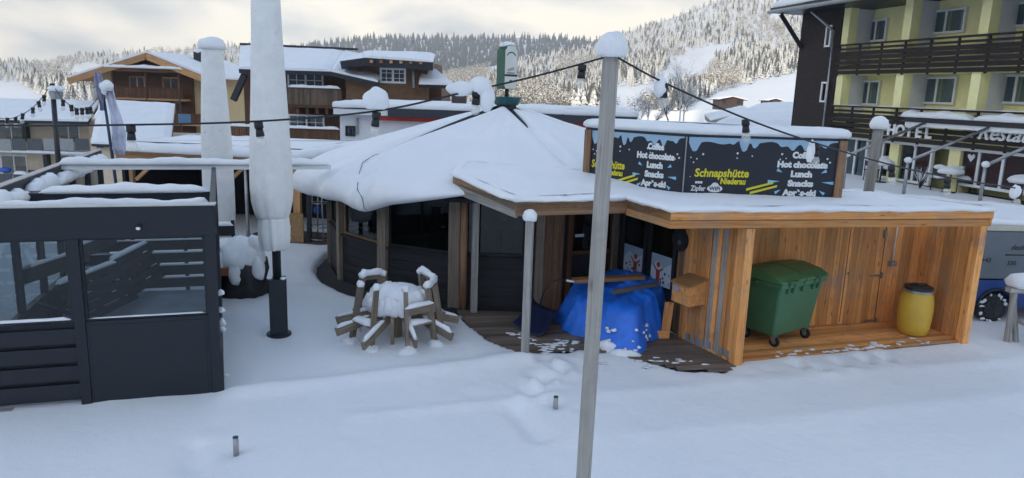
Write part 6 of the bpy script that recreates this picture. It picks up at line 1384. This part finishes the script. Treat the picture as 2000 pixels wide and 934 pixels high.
def table(p, label):
    t = thing('terrace_table', label, 'table', p, 'snowy tables on the hotel terrace'); m = MB(); m.lathe([(.42, .70), (.44, .72), (.42, .74)], p, 20); tp = m.build('table_top', WHITEP, t)
    m = MB(); m.tube(p, p + Vector((0, 0, .7)), .03); m.lathe([(.25, 0), (.24, .03)], p, 14); m.build('leg', CHST, t); m = MB(); m.blob(p + Vector((0, 0, .76)), (.46, .46, .22), p.x, .1, 18, 10, flat=-.1); m.build('snow_cap', SNOW, tp)
def tpnt(x, y): return G(x, y, 1.22)
table(tpnt(1718, 356), 'snow mounded white table just right of the brown snow capped post'); chair(tpnt(1735, 352), .6, 'snowy chair right beside the table near the snow capped post'); chair(tpnt(1700, 352), 2.4, 'snowy chair between the brown post and the window')
table(tpnt(1852, 376), 'snow mounded table before the yellow hotel pier'); chair(tpnt(1880, 376), -.5, 'snowy chair just right of the table before the yellow pier'); chair(tpnt(1830, 372), 2.6, 'snowy chair just left of the table before the yellow pier')
table(tpnt(1992, 398), 'snow mounded table at the truck end of the terrace')
p = tpnt(1796, 368); sw = thing('terrace_shrub', 'frosted bare shrub between the terrace tables', 'shrub', p); m = MB()
for i in range(26): a, b = random.uniform(0, 6.28), random.uniform(.3, 1); m.ptube([p, p + Vector((math.cos(a) * .2 * b, math.sin(a) * .2, .35)), p + Vector((math.cos(a) * .55 * b, math.sin(a) * .5, .5 + .35 * b))], [.02, .014, .006], 4)
m.build('twig', BARE, sw)

# ------------------------------------------------------------------ wooden pavilion behind the enclosure
V0, V1 = At(226, 300, 21.0), At(606, 305, 20.0); pv_ = VP((V0.x, V0.y), (V1.x, V1.y)); LV = (V1 - V0).length; V1 = Vector((V1.x, V1.y, 0)); zv = pv_.uz(430, 306)[1]
pav = thing('pavilion', 'open wooden pavilion with snow loaded flat roof between parasols and hut', 'pavilion', (V0.x, V0.y, 0))
m = MB(); m.vbox(pv_, 0, LV, zv - .02, zv + .04, -4, .15); rf = m.build('roof', BROWNW, pav); m = MB(); m.slab([pv_.P(0, 0, .15)[:2], pv_.P(LV, 0, .15)[:2], pv_.P(LV, 0, -4)[:2], pv_.P(0, 0, -4)[:2]], zv + .04, .26, over=.05, step=.3, seed=2); m.build('snow_cover', SNOW, rf)
m = MB(); m.vbox(pv_, .05, LV, zv - .22, zv - .02, -.03, .06); m.build('fascia', CHALO, pav)
for x, w_, mm in ((258, .12, CHALO), (432, .14, CHALO), (578, .20, CHALO), (600, .10, BLACKM)): u = pv_.uz(x, 400)[0]; m = MB(); m.vbox(pv_, u - w_ / 2, u + w_ / 2, -.05, zv - .22, -.16, -.04); m.build('post', mm, pav)
m = MB(); u = pv_.uz(484, 400)[0]; m.tube(pv_.P(u, 0, .05), pv_.P(u, zv - .25, .05), .05); m.build('post', STEEL, pav)
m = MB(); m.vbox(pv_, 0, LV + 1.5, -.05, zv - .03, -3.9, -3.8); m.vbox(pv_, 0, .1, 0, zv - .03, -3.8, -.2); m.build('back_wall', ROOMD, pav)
u = pv_.uz(258, 330)[0]; m = MB(); m.bar(pv_.P(u + .05, zv - .8, -.1), pv_.P(u + .7, zv - .24, -.1), .09, .09); u = pv_.uz(432, 330)[0]; m.bar(pv_.P(u + .05, zv - .8, -.1), pv_.P(u + .7, zv - .24, -.1), .09, .09); m.build('brace', CHALO, pav)
u0, u1, z0, z1 = pv_.rect(561, 416, 594, 482); m = MB(); m.vbox(pv_, u0, u1, 0, z1, .02, .05)
o = m.build('board_sheet', plain('strand_board', (.33, .19, .08), .75, .35, 14, bmp=.3), None, pv_.P(u0, 0, .03)); o.name = 'strand_board'; tag(o, 'pressed wood board standing against the pavilion post', 'board')
m = MB(); m.vbox(pv_, pv_.uz(470, 480)[0], pv_.uz(640, 480)[0], -.1, .03, -1.5, .1); m.build('floor', DECKW, pav)
q = pv_.P(pv_.uz(616, 480)[0], .03, -.35); st = thing('high_stool', 'steel high stool with foot ring inside the dark pavilion', 'stool', q); m = MB()
for k in range(4): a = R(30 + 90 * k); m.tube(q + Vector((.30 * math.cos(a), .30 * math.sin(a), 0)), q + Vector((.20 * math.cos(a), .20 * math.sin(a), 1.5)), .02)
for zz, rr in ((.08, .30), (.42, .28), (1.1, .23)): m.ptube([q + Vector((rr * math.cos(a * .35), rr * math.sin(a * .35), zz)) for a in range(19)], .018, 6)
m.build('frame', STEEL, st)
m = MB(); m.blob(q + Vector((-.3, .8, .75)), (.10, .10, .13), 2, .1); o = m.build('bucket', paint('plastic_blue', (.02, .08, .4)), None, q + Vector((-.3, .8, 0))); o.name = 'blue_canister'; tag(o, 'small blue canister in the dark behind the steel high stool', 'canister')
# ------------------------------------------------------------------ lamp pole, far light string and flag on the left
Lp = At(112, 330, 22); Lp.z = 0; lt = At(102, 163, 22); lm = thing('lamp_pole', 'thin dark lamp pole with snow capped lantern above the enclosure', 'lamp pole', Vector((Lp.x, 22, -.3)))
m = MB(); m.tube(Vector((Lp.x + .02, 22, -.3)), Vector((lt.x, 22, lt.z)), .085, .07); m.build('pole', BLACKM, lm); q = At(110, 186, 22); m = MB(); m.lathe([(.14, -.12), (.20, .08), (.16, .12)], q, 10, smooth=False); m.build('lantern', STEEL, lm); m = MB(); m.blob(q + Vector((0, 0, .16)), (.24, .22, .12), 3, .15, flat=-.4); m.build('snow_cap', SNOW, lm)
F0 = At(222, 302, 18.5); F0.z = 0; ft = At(197, 150, 18.5); fl = thing('beach_flag', 'lilac banner furled on a dark slanting pole with snow tuft', 'flag', Vector((F0.x, 18.5, 0)))
m = MB(); m.ptube([Vector((F0.x + .1, 18.5, 0)), At(218, 296, 18.5), At(200, 170, 18.5)], [.04, .04, .03], 8); m.build('pole', plain('dark_blue_pole', (.02, .03, .06), .4), fl)
def banner(pts, mm, name):
    m = MB(); vs = []
    for x, y, w_ in pts:
        for j in range(7): q = At(x + w_ * j / 6, y, 18.45); vs.append(q + Vector((0, -.06 * math.sin(j * 1.9 + y * .05), 0)))
    m.add(vs, [(i * 7 + j, (i + 1) * 7 + j, (i + 1) * 7 + j + 1, i * 7 + j + 1) for i in range(len(pts) - 1) for j in range(6)], smooth=True); o = m.build(name, mm, fl); md = o.modifiers.new('thick', 'SOLIDIFY'); md.thickness = .02
LIL = plain('lilac_cloth', (.56, .58, .70), .8, .25, 2.5); banner([(206, 172, 14), (209, 200, 19), (214, 230, 22), (219, 260, 25), (222, 290, 24), (226, 302, 18)], LIL, 'cloth'); banner([(186, 140, 8), (188, 160, 12), (191, 190, 13), (195, 216, 8)], plain('violet_grey_cloth', (.32, .33, .46), .8, .3, 3), 'cloth')
m = MB(); m.blob(At(208, 168, 18.3), (.16, .14, .13), 2, .2); m.blob(At(203, 176, 18.3), (.07, .07, .12), 5, .2); m.build('snow_cap', SNOW, fl)
fc_ = [At(-60, 215, 24), At(0, 231, 23.6), At(30, 229, 23.2), At(62, 212, 22.8), At(86, 186, 22.4), At(101, 166, 22), At(122, 194, 21.5), At(150, 212, 21), At(176, 209, 20), At(203, 172, 18.6)]
string_light('small distant light string looping past the lamp pole to the flag', fc_, [(on(x, 0, fc_) + Vector((0, 0, -.04)), 2 if x in (14, 30, 44) else 0) for x in (14, 30, 44, 64, 75, 86, 123, 139, 149, 160, 170, 180)], 1.9, r=.012)
HAZE = .0006
# ------------------------------------------------------------------ the air
hm = bpy.data.materials.new('haze'); hm.use_nodes = True; t = hm.node_tree; t.nodes.clear()
o_ = node(t, 'ShaderNodeOutputMaterial'); pv = node(t, 'ShaderNodeVolumePrincipled'); pv.inputs['Color'].default_value = (.93, .96, 1, 1); pv.inputs['Density'].default_value = HAZE; pv.inputs['Anisotropy'].default_value = .25
t.links.new(pv.outputs[0], o_.inputs['Volume'])
hb = MB(); hb.obox((0, 600, 190), Vector((2100, 0, 0)), Vector((0, 1500, 0)), Vector((0, 0, 260)))
ho = hb.build('haze', hm); kind(ho, 'stuff')
